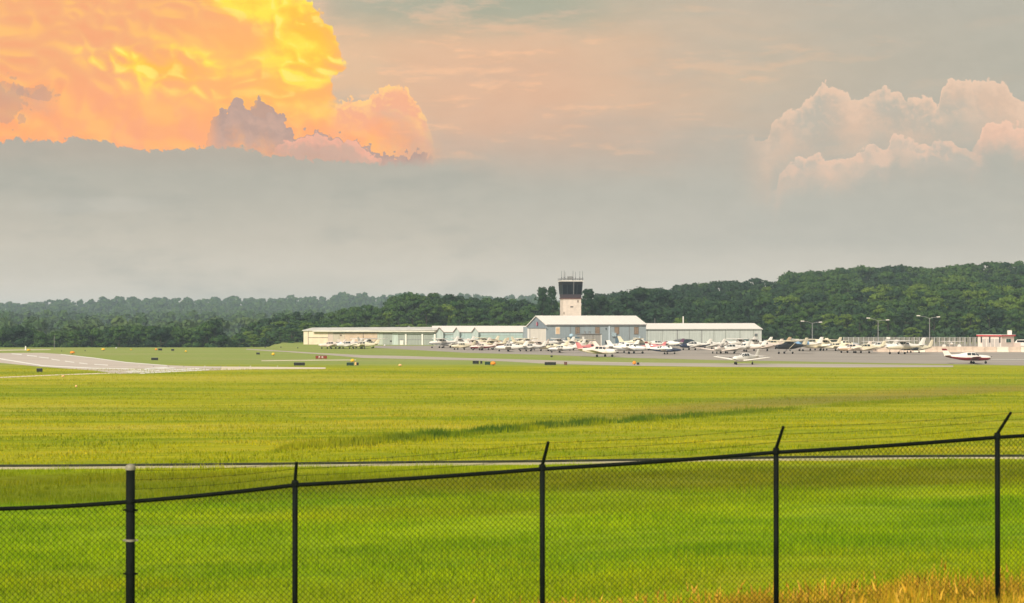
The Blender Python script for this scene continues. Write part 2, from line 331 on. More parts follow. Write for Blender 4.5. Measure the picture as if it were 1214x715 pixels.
# the swale: a shallow wet dip with rank grass that crosses the field
SW = [G(px, py) for px, py in [(330, 533), (450, 524), (560, 515), (650, 507), (750, 500), (850, 492), (960, 484), (1080, 476), (1214, 467)]]
def grass_colour(t, pos):
    sp = t.n.new('ShaderNodeSeparateXYZ'); t.l.new(pos, sp.inputs[0]); X, Y = sp.outputs[0], sp.outputs[1]
    far_n = t.noise(t.vm('MULTIPLY', pos, (.35, 1, 1)), .045, 6, .6)
    mid_n = t.noise(t.vm('MULTIPLY', pos, (.3, 1, 1)), .22, 6, .65)
    fin_n = t.noise(t.vm('MULTIPLY', pos, (.6, 1, 1)), 1.6, 6, .7)
    # mowing passes: long, narrow bands
    mow = t.noise(t.vm('MULTIPLY', t.vm('ADD', pos, t.vm('SCALE', t.noise(pos, .05, 2, .5, out=1), scale=6)), (.012, .42, 0)), 1.0, 4, .6)
    near = t.mix(t.step(mid_n, .36, .64), GN1, GN2)
    near = t.mix(t.m('MULTIPLY', t.step(far_n, .46, .62), .7), near, GN3)
    pn = t.noise(t.vm('MULTIPLY', pos, (.45, 1, 1)), .11, 6, .65)
    near = t.mix(t.m('MULTIPLY', t.step(pn, .50, .66), .6), near, t.mix(1.0, near, (.55, .68, .6, 1), 'MULTIPLY'))
    near = t.mix(t.m('MULTIPLY', t.step(pn, .46, .34), .5), near, (.52, .45, .01, 1))
    mid = t.mix(t.step(mow, .40, .60), GM1, GM2)
    mid = t.mix(t.m('MULTIPLY', t.step(far_n, .48, .62), .55), mid, GM3)
    mid = t.mix(t.m('MULTIPLY', t.step(mid_n, .50, .66), .65), mid, GM4)
    pm = t.noise(t.vm('MULTIPLY', pos, (.22, 1, 1)), .035, 7, .68)
    mid = t.mix(t.m('MULTIPLY', t.step(pm, .50, .62), .6), mid, t.mix(1.0, mid, (.60, .80, .6, 1), 'MULTIPLY'))
    mid = t.mix(t.m('MULTIPLY', t.step(pm, .46, .36), .55), mid, (.50, .44, .06, 1))
    mid = t.mix(t.m('MULTIPLY', t.m('MULTIPLY', t.step(fin_n, .5, .72), t.step(pn, .5, .6)), .6), mid, (.14, .20, .01, 1))
    fld = t.mix(t.step(mow, .38, .62), GF1, GF2)
    fld = t.mix(t.m('MULTIPLY', t.step(far_n, .45, .65), .5), fld, GF3)
    yj = t.m('ADD', Y, t.m('MULTIPLY', t.m('SUBTRACT', mid_n, .5), 8))
    c = t.mix(t.step(yj, 66, 84), near, mid)
    c = t.mix(t.step(yj, 300, 325), c, fld)
    # dull strip before the path
    yb = t.m('ADD', Y, t.m('MULTIPLY', t.m('SUBTRACT', mid_n, .5), 14))
    c = t.mix(t.m('MULTIPLY', t.m('MULTIPLY', t.step(yb, 58, 63), t.step(yb, 75, 71)), .75), c, GB)
    # swale
    line = t.curve(X, [(p.x, p.y) for p in SW])
    d = t.m('SUBTRACT', t.m('ADD', Y, t.m('MULTIPLY', t.m('SUBTRACT', mid_n, .5), 10)), line)
    xin = t.step(X, SW[0].x - 1, SW[0].x + 9)
    c = t.mix(t.m('MULTIPLY', t.m('MULTIPLY', t.m('MULTIPLY', t.step(d, -3, 0), t.step(d, 7, 2)), t.m('MULTIPLY', xin, t.step(X, 34, 8))), .85), c, GS)
    brown = t.m('MULTIPLY', t.m('MULTIPLY', t.step(d, 3, 9), t.step(d, 34, 16)), t.step(X, -2, 14))
    c = t.mix(t.m('MULTIPLY', brown, .55), c, GBR)
    c = t.mix(t.m('MULTIPLY', t.step(fin_n, .35, .75), .5), c, t.mix(1.0, c, (.62, .66, .55, 1), 'MULTIPLY'))
    return c
GN1 = (.20, .35, .002, 1); GN2 = (.34, .47, .003, 1); GN3 = (.40, .42, .004, 1)
GM1 = (.29, .32, .003, 1); GM2 = (.41, .40, .008, 1); GM3 = (.17, .26, .003, 1); GM4 = (.50, .42, .03, 1)
GF1 = (.25, .31, .055, 1); GF2 = (.29, .34, .09, 1); GF3 = (.34, .34, .13, 1)
GB = (.19, .20, .005, 1); GS = (.085, .17, .015, 1); GBR = (.26, .20, .05, 1)

def grass_material(name, geo=False):
    m = D.materials.new(name); m.use_nodes = True; t = NT(m.node_tree); b = m.node_tree.nodes['Principled BSDF']
    pos = t.n.new('ShaderNodeNewGeometry').outputs['Position']
    c = grass_colour(t, pos)
    b.inputs['Roughness'].default_value = .9; b.inputs['Specular IOR Level'].default_value = .08
    if geo:
        at_ = t.n.new('ShaderNodeAttribute'); at_.attribute_name = 'tint'
        c = t.mix(at_.outputs['Fac'], t.mix(1.0, c, (.8, .9, .6, 1), 'MULTIPLY'), t.mix(1.0, c, (1.55, 1.35, 1.3, 1), 'MULTIPLY'))
        t.l.new(c, b.inputs['Base Color'])
        tr = t.n.new('ShaderNodeBsdfTranslucent'); t.l.new(c, tr.inputs[0])
        ms = t.n.new('ShaderNodeMixShader'); ms.inputs[0].default_value = .35
        t.l.new(b.outputs[0], ms.inputs[1]); t.l.new(tr.outputs[0], ms.inputs[2])
        t.l.new(ms.outputs[0], m.node_tree.nodes['Material Output'].inputs[0])
    else:
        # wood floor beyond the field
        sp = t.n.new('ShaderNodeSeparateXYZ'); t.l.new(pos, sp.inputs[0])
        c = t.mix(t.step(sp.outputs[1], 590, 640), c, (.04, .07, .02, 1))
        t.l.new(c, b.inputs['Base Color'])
        bp = t.n.new('ShaderNodeBump'); bp.inputs['Strength'].default_value = .9; bp.inputs['Distance'].default_value = .25
        hn = t.m('ADD', t.noise(pos, 1.1, 8, .7), t.noise(t.vm('MULTIPLY', pos, (.3, 1, 1)), .3, 4, .6))
        t.l.new(hn, bp.inputs['Height']); t.l.new(bp.outputs[0], b.inputs['Normal'])
    return m
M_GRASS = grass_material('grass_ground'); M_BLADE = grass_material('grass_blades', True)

def asphalt(name, c1, c2, scale=.12):
    m = D.materials.new(name); m.use_nodes = True; t = NT(m.node_tree); b = m.node_tree.nodes['Principled BSDF']
    pos = t.n.new('ShaderNodeNewGeometry').outputs['Position']
    n = t.noise(t.vm('MULTIPLY', pos, (.15, 1, 1)), scale, 6, .65); n2 = t.noise(pos, 2.5, 6, .7)
    c = t.mix(t.step(n, .35, .65), c1, c2)
    c = t.mix(t.m('MULTIPLY', t.step(n2, .45, .8), .35), c, tuple(v * .7 for v in c1[:3]) + (1,))
    t.l.new(c, b.inputs['Base Color']); b.inputs['Roughness'].default_value = .85; b.inputs['Specular IOR Level'].default_value = .2
    return m
M_APRON = asphalt('apron_asphalt', (.30, .27, .23, 1), (.37, .325, .275, 1))
M_TAXI = asphalt('taxiway_concrete', (.46, .40, .325, 1), (.37, .33, .27, 1))
M_RUN = asphalt('runway_concrete', (.56, .49, .41, 1), (.46, .40, .335, 1))
M_PALE = asphalt('pale_concrete', (.72, .62, .46, 1), (.58, .50, .37, 1), .4)
M_PAINT = mat('marking_paint', (.80, .78, .70), .7, .1, .6)

# ------------------------------------------------------------------ mesh builder
class MB:
    def __init__(s): s.v = []; s.f = []; s.mi = []
    def add(s, vs, fs, mi=0):
        o = len(s.v); s.v += [tuple(p) for p in vs]; s.f += [tuple(i + o for i in f) for f in fs]; s.mi += [mi] * len(fs)
        return s
    def box(s, c, d, mi=0, rz=0.0):
        x, y, z = d[0] / 2, d[1] / 2, d[2] / 2; cs, sn = math.cos(rz), math.sin(rz)
        vs = []
        for sz in (-1, 1):
            for sx, sy in ((-1, -1), (1, -1), (1, 1), (-1, 1)):
                px, py = sx * x, sy * y
                vs.append((c[0] + px * cs - py * sn, c[1] + px * sn + py * cs, c[2] + sz * z))
        return s.add(vs, [(0, 3, 2, 1), (4, 5, 6, 7), (0, 1, 5, 4), (1, 2, 6, 5), (2, 3, 7, 6), (3, 0, 4, 7)], mi)
    def tube(s, p, q, r, r2=None, n=8, mi=0, caps=True):
        p, q = Vector(p), Vector(q); r2 = r if r2 is None else r2
        d = (q - p).normalized(); a = d.orthogonal().normalized(); b = d.cross(a)
        vs = [p + (a * math.cos(2 * math.pi * k / n) + b * math.sin(2 * math.pi * k / n)) * r for k in range(n)] + \
             [q + (a * math.cos(2 * math.pi * k / n) + b * math.sin(2 * math.pi * k / n)) * r2 for k in range(n)]
        fs = [(k, (k + 1) % n, n + (k + 1) % n, n + k) for k in range(n)]
        if caps: fs += [tuple(reversed(range(n))), tuple(range(n, 2 * n))]
        return s.add(vs, fs, mi)
    def path(s, pts, r, n=8):
        for a, b in zip(pts[:-1], pts[1:]): s.tube(a, b, r, n=n)
        return s
    def prism(s, poly, axis, lo, hi, mi=0):
        """poly: 2D outline; extruded along axis ('x','y','z') from lo to hi"""
        def P(u, v, w): return {'x': (w, u, v), 'y': (u, w, v), 'z': (u, v, w)}[axis]
        n = len(poly); vs = [P(u, v, lo) for u, v in poly] + [P(u, v, hi) for u, v in poly]
        return s.add(vs, [tuple(range(n)), tuple(reversed(range(n, 2 * n)))] + [(k, n + k, n + (k + 1) % n, (k + 1) % n) for k in range(n)], mi)
    def lathe(s, prof, c=(0, 0, 0), n=12, axis='z', mi=0):
        vs = []
        for r, h in prof:
            for k in range(n):
                t = 2 * math.pi * k / n; u, v = r * math.cos(t), r * math.sin(t)
                vs.append({'z': (c[0] + u, c[1] + v, c[2] + h), 'x': (c[0] + h, c[1] + u, c[2] + v), 'y': (c[0] + u, c[1] + h, c[2] + v)}[axis])
        fs = [(i * n + k, i * n + (k + 1) % n, (i + 1) * n + (k + 1) % n, (i + 1) * n + k) for i in range(len(prof) - 1) for k in range(n)]
        return s.add(vs, fs, mi)
    def mesh(s, name, mats, smooth=False):
        me = D.meshes.new(name); me.from_pydata(s.v, [], s.f)
        for m in (mats if isinstance(mats, (list, tuple)) else [mats]): me.materials.append(m)
        me.polygons.foreach_set('material_index', s.mi)
        if smooth: me.polygons.foreach_set('use_smooth', [True] * len(s.f))
        me.update(); return me
    def build(s, name, mats, parent=None, smooth=False, **kw):
        return link(name, s.mesh(name, mats, smooth), parent, **kw)
def link(name, me, parent=None, loc=None, rz=None, **kw):
    o = D.objects.new(name, me); COL.objects.link(o)
    if parent is not None: o.parent = parent
    if loc is not None: o.location = loc
    if rz is not None: o.rotation_euler = (0, 0, rz)
    for k, v in kw.items(): o[k] = v
    return o
def thing(name, label, cat, loc=(0, 0, 0), rz=0.0, group=None):
    o = D.objects.new(name, None); COL.objects.link(o); o.empty_display_size = .3
    o.location = loc; o.rotation_euler = (0, 0, rz); tag(o, label, cat, group); return o
def tag(o, label, cat, group=None):
    o['label'] = label; o['category'] = cat
    if group: o['group'] = group
def np_mesh(name, V, Fq, material, attr=None):
    """V (n,3), Fq (m,k) -> mesh"""
    me = D.meshes.new(name); k = Fq.shape[1]
    me.vertices.add(len(V)); me.vertices.foreach_set('co', V.astype(np.float32).ravel())
    me.loops.add(Fq.size); me.loops.foreach_set('vertex_index', Fq.astype(np.int32).ravel())
    me.polygons.add(len(Fq)); me.polygons.foreach_set('loop_start', (np.arange(len(Fq)) * k).astype(np.int32))
    me.polygons.foreach_set('loop_total', np.full(len(Fq), k, np.int32))
    if attr is not None:
        a = me.attributes.new('tint', 'FLOAT', 'POINT'); a.data.foreach_set('value', attr.astype(np.float32))
    me.materials.append(material); me.update(calc_edges=True); me.validate(); return me

# ------------------------------------------------------------------ ground sheet
def axis_samples(lo, hi, dense_lo, dense_hi, step, grow):
    v = list(np.arange(dense_lo, dense_hi + 1e-6, step)); s = step
    while v[-1] < hi: s *= grow; v.append(min(v[-1] + s, hi))
    s = step
    while v[0] > lo: s *= grow; v.insert(0, max(v[0] - s, lo))
    return np.array(v)
gx = axis_samples(-4000, 4000, -40, 60, 2.0, 1.055); gy = axis_samples(-300, 4500, -10, 200, 2.0, 1.03)
XX, YY = np.meshgrid(gx, gy); ZZ = terrain(XX, YY)
ZZ = ZZ + (.06 * np.sin(XX * .7 + 1.3 * np.sin(YY * .21)) * np.cos(YY * .43)) * (1 - ss(60, 180, YY))
nx, ny = len(gx), len(gy); idx = np.arange(nx * ny).reshape(ny, nx)
Q = np.stack([idx[:-1, :-1], idx[:-1, 1:], idx[1:, 1:], idx[1:, :-1]], -1).reshape(-1, 4)
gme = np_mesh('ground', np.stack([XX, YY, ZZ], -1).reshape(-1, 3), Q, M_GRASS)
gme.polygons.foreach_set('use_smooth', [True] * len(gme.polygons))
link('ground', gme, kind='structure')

def sheet(name, rows, material, lift, parent=None, kind='structure'):
    """rows: list of (px, py_top, py_bottom) -> a strip lying on the ground"""
    mb = MB(); vs = []
    for px, a, b in rows:
        for k in range(5): vs.append(G(px, a + (b - a) * k / 4, lift))
    fs = []
    for i in range(len(rows) - 1):
        for k in range(4): fs.append((i * 5 + k, i * 5 + k + 1, (i + 1) * 5 + k + 1, (i + 1) * 5 + k))
    mb.add(vs, fs); o = mb.build(name, material, parent)
    if parent is None: o['kind'] = kind
    return o
sheet('runway', [(-160, 418.9, 421.5), (-60, 418.8, 426.5), (0, 418.7, 430.2), (50, 418.4, 435.0), (75, 420.0, 436.8), (110, 424.0, 439.2), (142, 428.6, 443.2), (170, 431.0, 442.5), (200, 433.2, 441.2), (232, 434.3, 440.0), (262, 434.6, 438.9)], M_RUN, .012)
sheet('runway_shoulder', [(262.3, 434.6, 438.9), (300, 434.9, 437.9), (340, 435.2, 437.7), (386, 435.7, 437.6)], M_PALE, .014)
sheet('taxiway', [(292, 413.6, 414.6), (340, 416.2, 417.4), (380, 418.6, 420.2), (430, 421.0, 424.4), (470, 421.8, 425.4), (550, 424.4, 427.0), (600, 425.6, 428.6), (650, 427.2, 431.4), (700, 428.6, 432.6), (750, 429.7, 433.7), (850, 430.8, 435.0), (1000, 431.6, 435.7), (1130, 433.3, 435.2)], M_TAXI, .010)
sheet('apron', [(444, 409.9, 412.4), (470, 409.9, 413.8), (514, 409.9, 416.2), (522, 408.6, 416.6), (550, 408.0, 418.2), (650, 407.5, 420.9), (750, 407.0, 424.4), (850, 407.0, 427.0), (950, 407.0, 428.7), (1050, 407.0, 430.6), (1150, 407.4, 432.0), (1214, 407.6, 433.4), (1400, 408, 434.5)], M_APRON, .008)
sheet('service_road', [(-60, 449.4, 450.8), (0, 446.9, 448.1), (70, 443.9, 444.9), (141, 441.5, 442.6)], M_PALE, .006)
sheet('service_path', [(310, 427.4, 428.2), (360, 426.8, 427.6), (422, 426.3, 427.2)], M_PALE, .006)
sheet('far_road', [(-60, 414.2, 415.2), (0, 414.8, 415.8), (60, 414.2, 414.8)], M_PALE, .006)
# paint on the runway
def paint(quads):
    mb = MB()
    for q in quads: mb.add([G(px, py, .022) for px, py in q], [(0, 1, 2, 3)])
    mb.build('runway_marking', M_PAINT, kind='structure')
for x0, y0_, x1, y1_ in [(14, 419.2, 26, 420.0), (32, 421.0, 44, 422.2), (46, 423.0, 58, 424.2), (61, 425.5, 71, 426.9), (77, 427.9, 88, 429.3), (94, 430.0, 104, 431.2), (112, 431.7, 128, 432.6)]:
    paint([[(x0, y0_), (x0, y0_ + .8), (x1, y1_ + .9), (x1, y1_)]])
paint([[(0, 424.8), (0, 426.2), (50, 434.2), (50, 433.0)], [(50, 433.0), (50, 434.2), (110, 437.2), (110, 436.2)], [(110, 436.2), (110, 437.2), (160, 438.2), (160, 437.2)]])
paint([[(72, 419.9), (72, 420.7), (110, 424.8), (110, 424.0)], [(110, 424.0), (110, 424.8), (150, 430.2), (150, 429.4)], [(150, 429.4), (150, 430.2), (198, 433.8), (198, 433.1)]])
for x0, y0_, x1, y1_ in [(146, 441.0, 236, 436.6), (160, 442.4, 246, 438.0), (150, 438.9, 205, 435.9), (170, 436.9, 196, 435.2)]:
    paint([[(x0, y0_), (x0 + 8, y0_ + .9), (x1 + 4, y1_ + .8), (x1, y1_)]])
paint([[(850, 421.6), (850, 422.0), (905, 423.2), (905, 422.8)], [(1160, 425.8), (1160, 426.2), (1214, 426.4), (1214, 426.0)]])
M_PATH = asphalt('worn_path', (.52, .45, .30, 1), (.34, .32, .14, 1), .25)
# narrow concrete path that crosses before the field, with its drain edge
def strip(name, pts, w, material, h):
    mb = MB(); vs = []
    for p in pts:
        z = float(terrain(p[0], p[1])); ww = w * (1 if p[0] < 2 else .6); o_w = w - ww if name == 'footpath' else 0; vs += [(p[0], p[1] + o_w, z + h), (p[0], p[1] + w, z + h), (p[0], p[1] + w, z - .3), (p[0], p[1] + o_w, z - .3)]
    fs = []
    for i in range(len(pts) - 1):
        a, b = i * 4, i * 4 + 4
        for k in range(4): fs.append((a + k, b + k, b + (k + 1) % 4, a + (k + 1) % 4))
    mb.add(vs, fs); return mb.build(name, material, kind='structure')
pp = [G(px, py) for px, py in [(-40, 556.6), (80, 556.2), (166, 555.4), (350, 553.8), (500, 552.0), (640, 551.0), (800, 548.6), (920, 546.4), (1060, 545.0), (1187, 544.4), (1260, 544.2)]]
strip('footpath', [(p.x, p.y, 0) for p in pp], .85, M_PATH, .03)
strip('path_kerb', [(p.x, p.y + .87, 0) for p in pp], .22, mat('dark_kerb', (.035, .04, .02), .9, .2, 2), .13)
# ------------------------------------------------------------------ grass geometry (uncountable)
def blades(name, P, h, w, tint, material, nb=1, lean=.35):
    n = len(P); a = rng.uniform(0, 2 * np.pi, n); hh = h * rng.uniform(.55, 1.25, n)
    dx, dy = np.cos(a) * w / 2, np.sin(a) * w / 2; la = rng.uniform(0, 2 * np.pi, n); lm = lean * hh * rng.uniform(.2, 1, n)
    V = np.empty((n, 3, 3)); V[:, 0] = P - np.stack([dx, dy, 0 * dx], -1); V[:, 1] = P + np.stack([dx, dy, 0 * dx], -1)
    V[:, 2] = P + np.stack([np.cos(la) * lm, np.sin(la) * lm, hh], -1)
    me = np_mesh(name, V.reshape(-1, 3), np.arange(3 * n).reshape(-1, 3), material, np.repeat(tint, 3))
    return me
def scatter(n, y0, y1, pw=2.0, margin=1.12, pxlo=0, pxhi=1214):
    u = rng.random(n); y = (y0 ** pw + u * (y1 ** pw - y0 ** pw)) ** (1 / pw)
    px = rng.uniform(pxlo - 60, pxhi + 60, n); x = (px - CX) / F * y
    return x, y
def patch(x, y, s):  # smooth pseudo noise for clumping
    return np.sin(x * s + 1.7 * np.sin(y * s * .6 + .4)) * np.sin(y * s * 1.15 + 1.3 * np.sin(x * s * .7 + 2.1))
x1_, y1__ = scatter(150000, 25.5, 76, 1.6)
hgt = .16 + .07 * patch(x1_, y1__, .8) + .05 * patch(x1_, y1__, 2.3)
Pn = np.stack([x1_, y1__, terrain(x1_, y1__) - .01], -1)
g1 = blades('grass', Pn, np.clip(hgt, .06, .4), .022, np.clip(rng.random(150000) * .7 + .3 * patch(x1_, y1__, 1.1), 0, 1), M_BLADE)
link('grass', g1, kind='stuff', label='long green grass of the near field behind the wire fence', category='grass')
x2_, y2_ = scatter(120000, 79, 290, 1.0)
h2 = np.clip(.13 + .06 * patch(x2_, y2_, .25) + .05 * patch(x2_, y2_, .9), .05, .3)
g2 = blades('grass', np.stack([x2_, y2_, terrain(x2_, y2_) - .01], -1), h2, .07, np.clip(rng.random(120000) * .8 + .2 * patch(x2_, y2_, .3), 0, 1), M_BLADE)
link('grass', g2, kind='stuff', label='yellow-green mown grass of the open middle field', category='grass')
# rank grass in the swale
ns = 26000; t_ = rng.random(ns); sx_ = np.interp(t_, np.linspace(0, 1, len(SW)), [p.x for p in SW]); sy_ = np.interp(t_, np.linspace(0, 1, len(SW)), [p.y for p in SW])
keep = (patch(sx_, sy_, .5) + rng.normal(0, .5, ns)) > -.2; sx_, sy_ = sx_[keep], sy_[keep] + rng.normal(0, 2.2, keep.sum()) + 1
hs = .26 + .22 * patch(sx_, sy_, .7)
hs = np.where(rng.random(len(sx_)) < np.interp(sx_, [-12, 4, 20, 50], [1, 1, .3, .05]), hs, .12)
gs = blades('rank_grass', np.stack([sx_, sy_, terrain(sx_, sy_) - .02], -1), np.clip(hs, .15, .8), .06, rng.random(len(sx_)) * .35, M_BLADE, lean=.3)
link('rank_grass', gs, kind='stuff', label='dark rank grass lining the shallow ditch across the field', category='grass')
# dry tawny grass just behind the fence
def dry_mat():
    m = D.materials.new('dry_grass'); m.use_nodes = True; t = NT(m.node_tree); b = m.node_tree.nodes['Principled BSDF']
    at_ = t.n.new('ShaderNodeAttribute'); at_.attribute_name = 'tint'
    c = t.ramp(at_.outputs['Fac'], [(0, (.22, .26, .005, 1)), (.4, (.42, .30, .012, 1)), (.75, (.60, .34, .02, 1)), (1, (.75, .46, .06, 1))])
    t.l.new(c, b.inputs['Base Color']); b.inputs['Roughness'].default_value = .8; b.inputs['Specular IOR Level'].default_value = .1
    return m
M_DRY = dry_mat()
nd = 70000; pxd = rng.uniform(380, 1280, nd); yd = 26.9 + rng.random(nd) ** 1.3 * 5.5
xd = (pxd - CX) / F * yd
dens = np.interp(pxd, [380, 520, 640, 760, 860, 1000, 1120, 1280], [.03, .25, .55, .6, .75, 1, 1, 1]) * np.clip(.75 + .6 * patch(xd, yd, 1.1), 0, 1.3)
dens *= np.interp(yd, [27, 29, 32.5], [1, .7, .08]) * np.interp(pxd, [380, 700, 850, 1000], [.7, .8, .85, 1])
keep = rng.random(nd) < dens; pxd, xd, yd = pxd[keep], xd[keep], yd[keep]
hd = np.interp(pxd, [380, 640, 850, 1040, 1090, 1150, 1280], [.12, .20, .25, .30, .40, .30, .30]) * (1 + .5 * patch(xd, yd, 1.9)) * np.interp(yd, [27.6, 34], [1, .6])
gd = blades('dry_grass', np.stack([xd, yd, terrain(xd, yd) - .02], -1), np.clip(hd, .10, .5), .028, np.clip(rng.random(len(xd)) * .8 + .15, 0, 1), M_DRY, lean=.45)
link('dry_grass', gd, kind='stuff', label='tawny dry grass growing along the foot of the wire fence', category='grass')
# feathery heads on the tallest dry stems
nh = 160; ih = rng.integers(0, len(xd), nh); hv = []; hf = []; ht = []
for i in ih:
    top = Vector((xd[i] + rng.normal(0, .08), yd[i] + rng.normal(0, .08), float(terrain(xd[i], yd[i])) + hd[i] * rng.uniform(.8, 1.15)))
    for k in range(3):
        a = rng.uniform(0, 6.28); o = len(hv); dv = Vector((math.cos(a) * .02, math.sin(a) * .02, 0)); tip = Vector((rng.normal(0, .03), rng.normal(0, .03), .16))
        hv += [top - dv, top + Vector((0, 0, .07)) + dv * .3, top + tip, top + dv]; hf.append((o, o + 3, o + 2, o + 1)); ht += [rng.uniform(.7, 1)] * 4
link('seed_heads', np_mesh('seed_heads', np.array([tuple(v) for v in hv]), np.array(hf), M_DRY, np.array(ht)), kind='stuff', label='pale feathery seed heads over the dry grass', category='grass')

# ------------------------------------------------------------------ foreground chain-link fence
M_FENCE = mat('fence_black_vinyl', (.005, .008, .005), .75, .25, 6, spec=.12)
M_WIRE = mat('fence_wire', (.020, .028, .006), .7, .2, 20, spec=.15)
fence = thing('chain_link_fence', 'black chain-link fence with barbed-wire arms across the foreground', 'fence', (0, 26, 0))
def fpt(k, h):
    """point on the fence line, k spans from the second post, h below eye level"""
    z0 = 26.0; dz = z0 * .0289; dxs = 294 / F * z0
    return Vector((-257 / F * z0 + dxs * k, z0 + dz * k, CAMZ - h)) - Vector((0, 26, 0))
RAIL = {-2.2: 2.55, -1.123: 2.37, -.635: 2.315, 0: 2.145, 1: 1.995, 2: 1.825, 3: 1.665, 4: 1.50}
HF = 2.40
ks = sorted(RAIL)
for k in [0, 1, 2, 3, 4]:
    r = RAIL[k]; base = fpt(k, r + HF + .25); top = fpt(k, r - .03)
    p = MB(); p.tube(base, top, .036, n=12); p.lathe([(.045, -.05), (.047, .0), (.04, .03), (.0, .045)], top, 12); p.build('post', M_FENCE, fence, smooth=True)
    armv = {0: (.03, -.10, .27), 1: (.075, -.22, .34), 2: (.07, -.22, .33), 3: (.115, -.30, .33), 4: (.11, -.3, .33)}[k]
    a = MB(); e = top + Vector(armv); s0 = top + Vector((0, 0, .02))
    a.tube(s0, e, .024, .02, n=6)
    a.build('barbed_wire_arm', M_FENCE, fence)
tp = MB(); kt = -.635; tp.tube(fpt(kt, RAIL[kt] + HF + .3), fpt(kt, 1.90), .058, n=16); tp.build('terminal_post', M_FENCE, fence, smooth=True)
cp = MB(); cp.lathe([(.064, -.03), (.066, 0), (.055, .03), (.02, .045), (0, .047)], fpt(kt, 1.885), 16); cp.build('post_cap', mat('galvanised_steel', (.30, .27, .20), .6, .2, 8, .1), fence, smooth=True)
for hh in (2.32, 2.42, 2.80, 3.22, 3.65):
    b = MB(); c = fpt(kt, hh); b.lathe([(.059, -.014), (.066, -.014), (.066, .014), (.059, .014)], c, 16); b.box(c + Vector((.075, 0, 0)), (.04, .015, .022)); b.box(c + Vector((-.075, 0, 0)), (.04, .015, .022))
    b.build('tension_band', MATS['galvanised_steel'] if hh in (2.80,) else M_FENCE, fence)
p = MB(); b0 = fpt(-2.2, RAIL[-2.2] + HF + .3); p.tube(b0, fpt(-2.2, RAIL[-2.2] - .03), .036, n=10); p.build('post', M_FENCE, fence)
for a, b in zip(ks[:-1], ks[1:]):
    r = MB()
    n = 6
    for i in range(n):
        f0, f1 = i / n, (i + 1) / n; sag = lambda f: .012 * math.sin(math.pi * f)
        r.tube(fpt(a + (b - a) * f0, RAIL[a] + (RAIL[b] - RAIL[a]) * f0 + sag(f0)), fpt(a + (b - a) * f1, RAIL[a] + (RAIL[b] - RAIL[a]) * f1 + sag(f1)), .027, n=8, caps=False)
    r.build('top_rail', M_FENCE, fence, smooth=True)
    # woven wire: two families of diagonals in this bay
    w = MB(); L = (fpt(b, 0) - fpt(a, 0)).length; pitch = .0715
    def W(s_, t_, off):
        f_ = s_ / L; P_ = fpt(a + (b - a) * f_, RAIL[a] + (RAIL[b] - RAIL[a]) * f_ + .02 + t_); return P_ + Vector((0, off, 0))
    nwire = int((L + HF) / pitch) + 1
    for d_ in (1, -1):
        for i in range(nwire):
            c0 = i * pitch - HF                     # s = c0 + t
            t0, t1 = max(0, -c0), min(HF, L - c0)
            if t1 - t0 < .02: continue
            if d_ == 1: p0, p1 = (c0 + t0, t0), (c0 + t1, t1)
            else: p0, p1 = (L - c0 - t0, t0), (L - c0 - t1, t1)
            w.tube(W(*p0, .003 * d_), W(*p1, .003 * d_), .0031, n=3, caps=False)
    wo_ = w.build('wire_mesh', M_WIRE, fence); wo_['kind'] = 'stuff'
    for i in range(1, 5):
        ti = MB(); c = fpt(a + (b - a) * i / 5, RAIL[a] + (RAIL[b] - RAIL[a]) * i / 5 + .01); ti.lathe([(.028, -.005), (.032, -.005), (.032, .005), (.028, .005)], c, 8, axis='x'); ti.build('tie_wire', M_FENCE, fence)
arms = {0: (.03, -.10, .27), 1: (.075, -.22, .34), 2: (.07, -.22, .33), 3: (.115, -.30, .33), 4: (.11, -.3, .33)}
for j, f_ in enumerate((.35, .68, .97)):
    bw_ = MB()
    pts = [fpt(-.635, 2.28 - .12 * (j + 1))] + [fpt(k, RAIL[k] - .03) + Vector(arms[k]) * f_ for k in range(5)]
    for a, b in zip(pts[:-1], pts[1:]):
        for i in range(8):
            s0, s1 = i / 8, (i + 1) / 8; q0 = a.lerp(b, s0) - Vector((0, 0, .03 * math.sin(math.pi * s0))); q1 = a.lerp(b, s1) - Vector((0, 0, .03 * math.sin(math.pi * s1)))
            bw_.tube(q0, q1, .0028, n=3, caps=False)
            for v in ((.012, 0, .02), (-.012, .01, .02)): bw_.tube(q0 - Vector(v), q0 + Vector(v), .0016, n=3, caps=False)
    bw_.build('barbed_wire', M_WIRE, fence)

# ------------------------------------------------------------------ foliage
def foliage_mat(name, c1, c2, c3, v=.25):
    m = D.materials.new(name); m.use_nodes = True; t = NT(m.node_tree); b = m.node_tree.nodes['Principled BSDF']
    oi = t.n.new('ShaderNodeObjectInfo').outputs['Random']; at_ = t.n.new('ShaderNodeAttribute'); at_.attribute_name = 'tint'
    pos = t.n.new('ShaderNodeNewGeometry').outputs['Position']
    c = t.mix(oi, c1, c2)
    c = t.mix(t.m('MULTIPLY', at_.outputs['Fac'], .7), c, c3)
    c = t.mix(t.m('MULTIPLY', t.step(t.noise(pos, .08, 3, .5), .4, .65), .35), c, t.mix(1.0, c, (1.35, 1.15, .8, 1), 'MULTIPLY'))
    t.l.new(c, b.inputs['Base Color']); b.inputs['Roughness'].default_value = .7; b.inputs['Specular IOR Level'].default_value = .15
    tr = t.n.new('ShaderNodeBsdfTranslucent'); t.l.new(c, tr.inputs[0])
    ms = t.n.new('ShaderNodeMixShader'); ms.inputs[0].default_value = .25
    t.l.new(b.outputs[0], ms.inputs[1]); t.l.new(tr.outputs[0], ms.inputs[2]); t.l.new(ms.outputs[0], m.node_tree.nodes['Material Output'].inputs[0])
    return m
M_FOL = foliage_mat('foliage', (.025, .076, .021, 1), (.046, .104, .022, 1), (.10, .17, .030, 1))
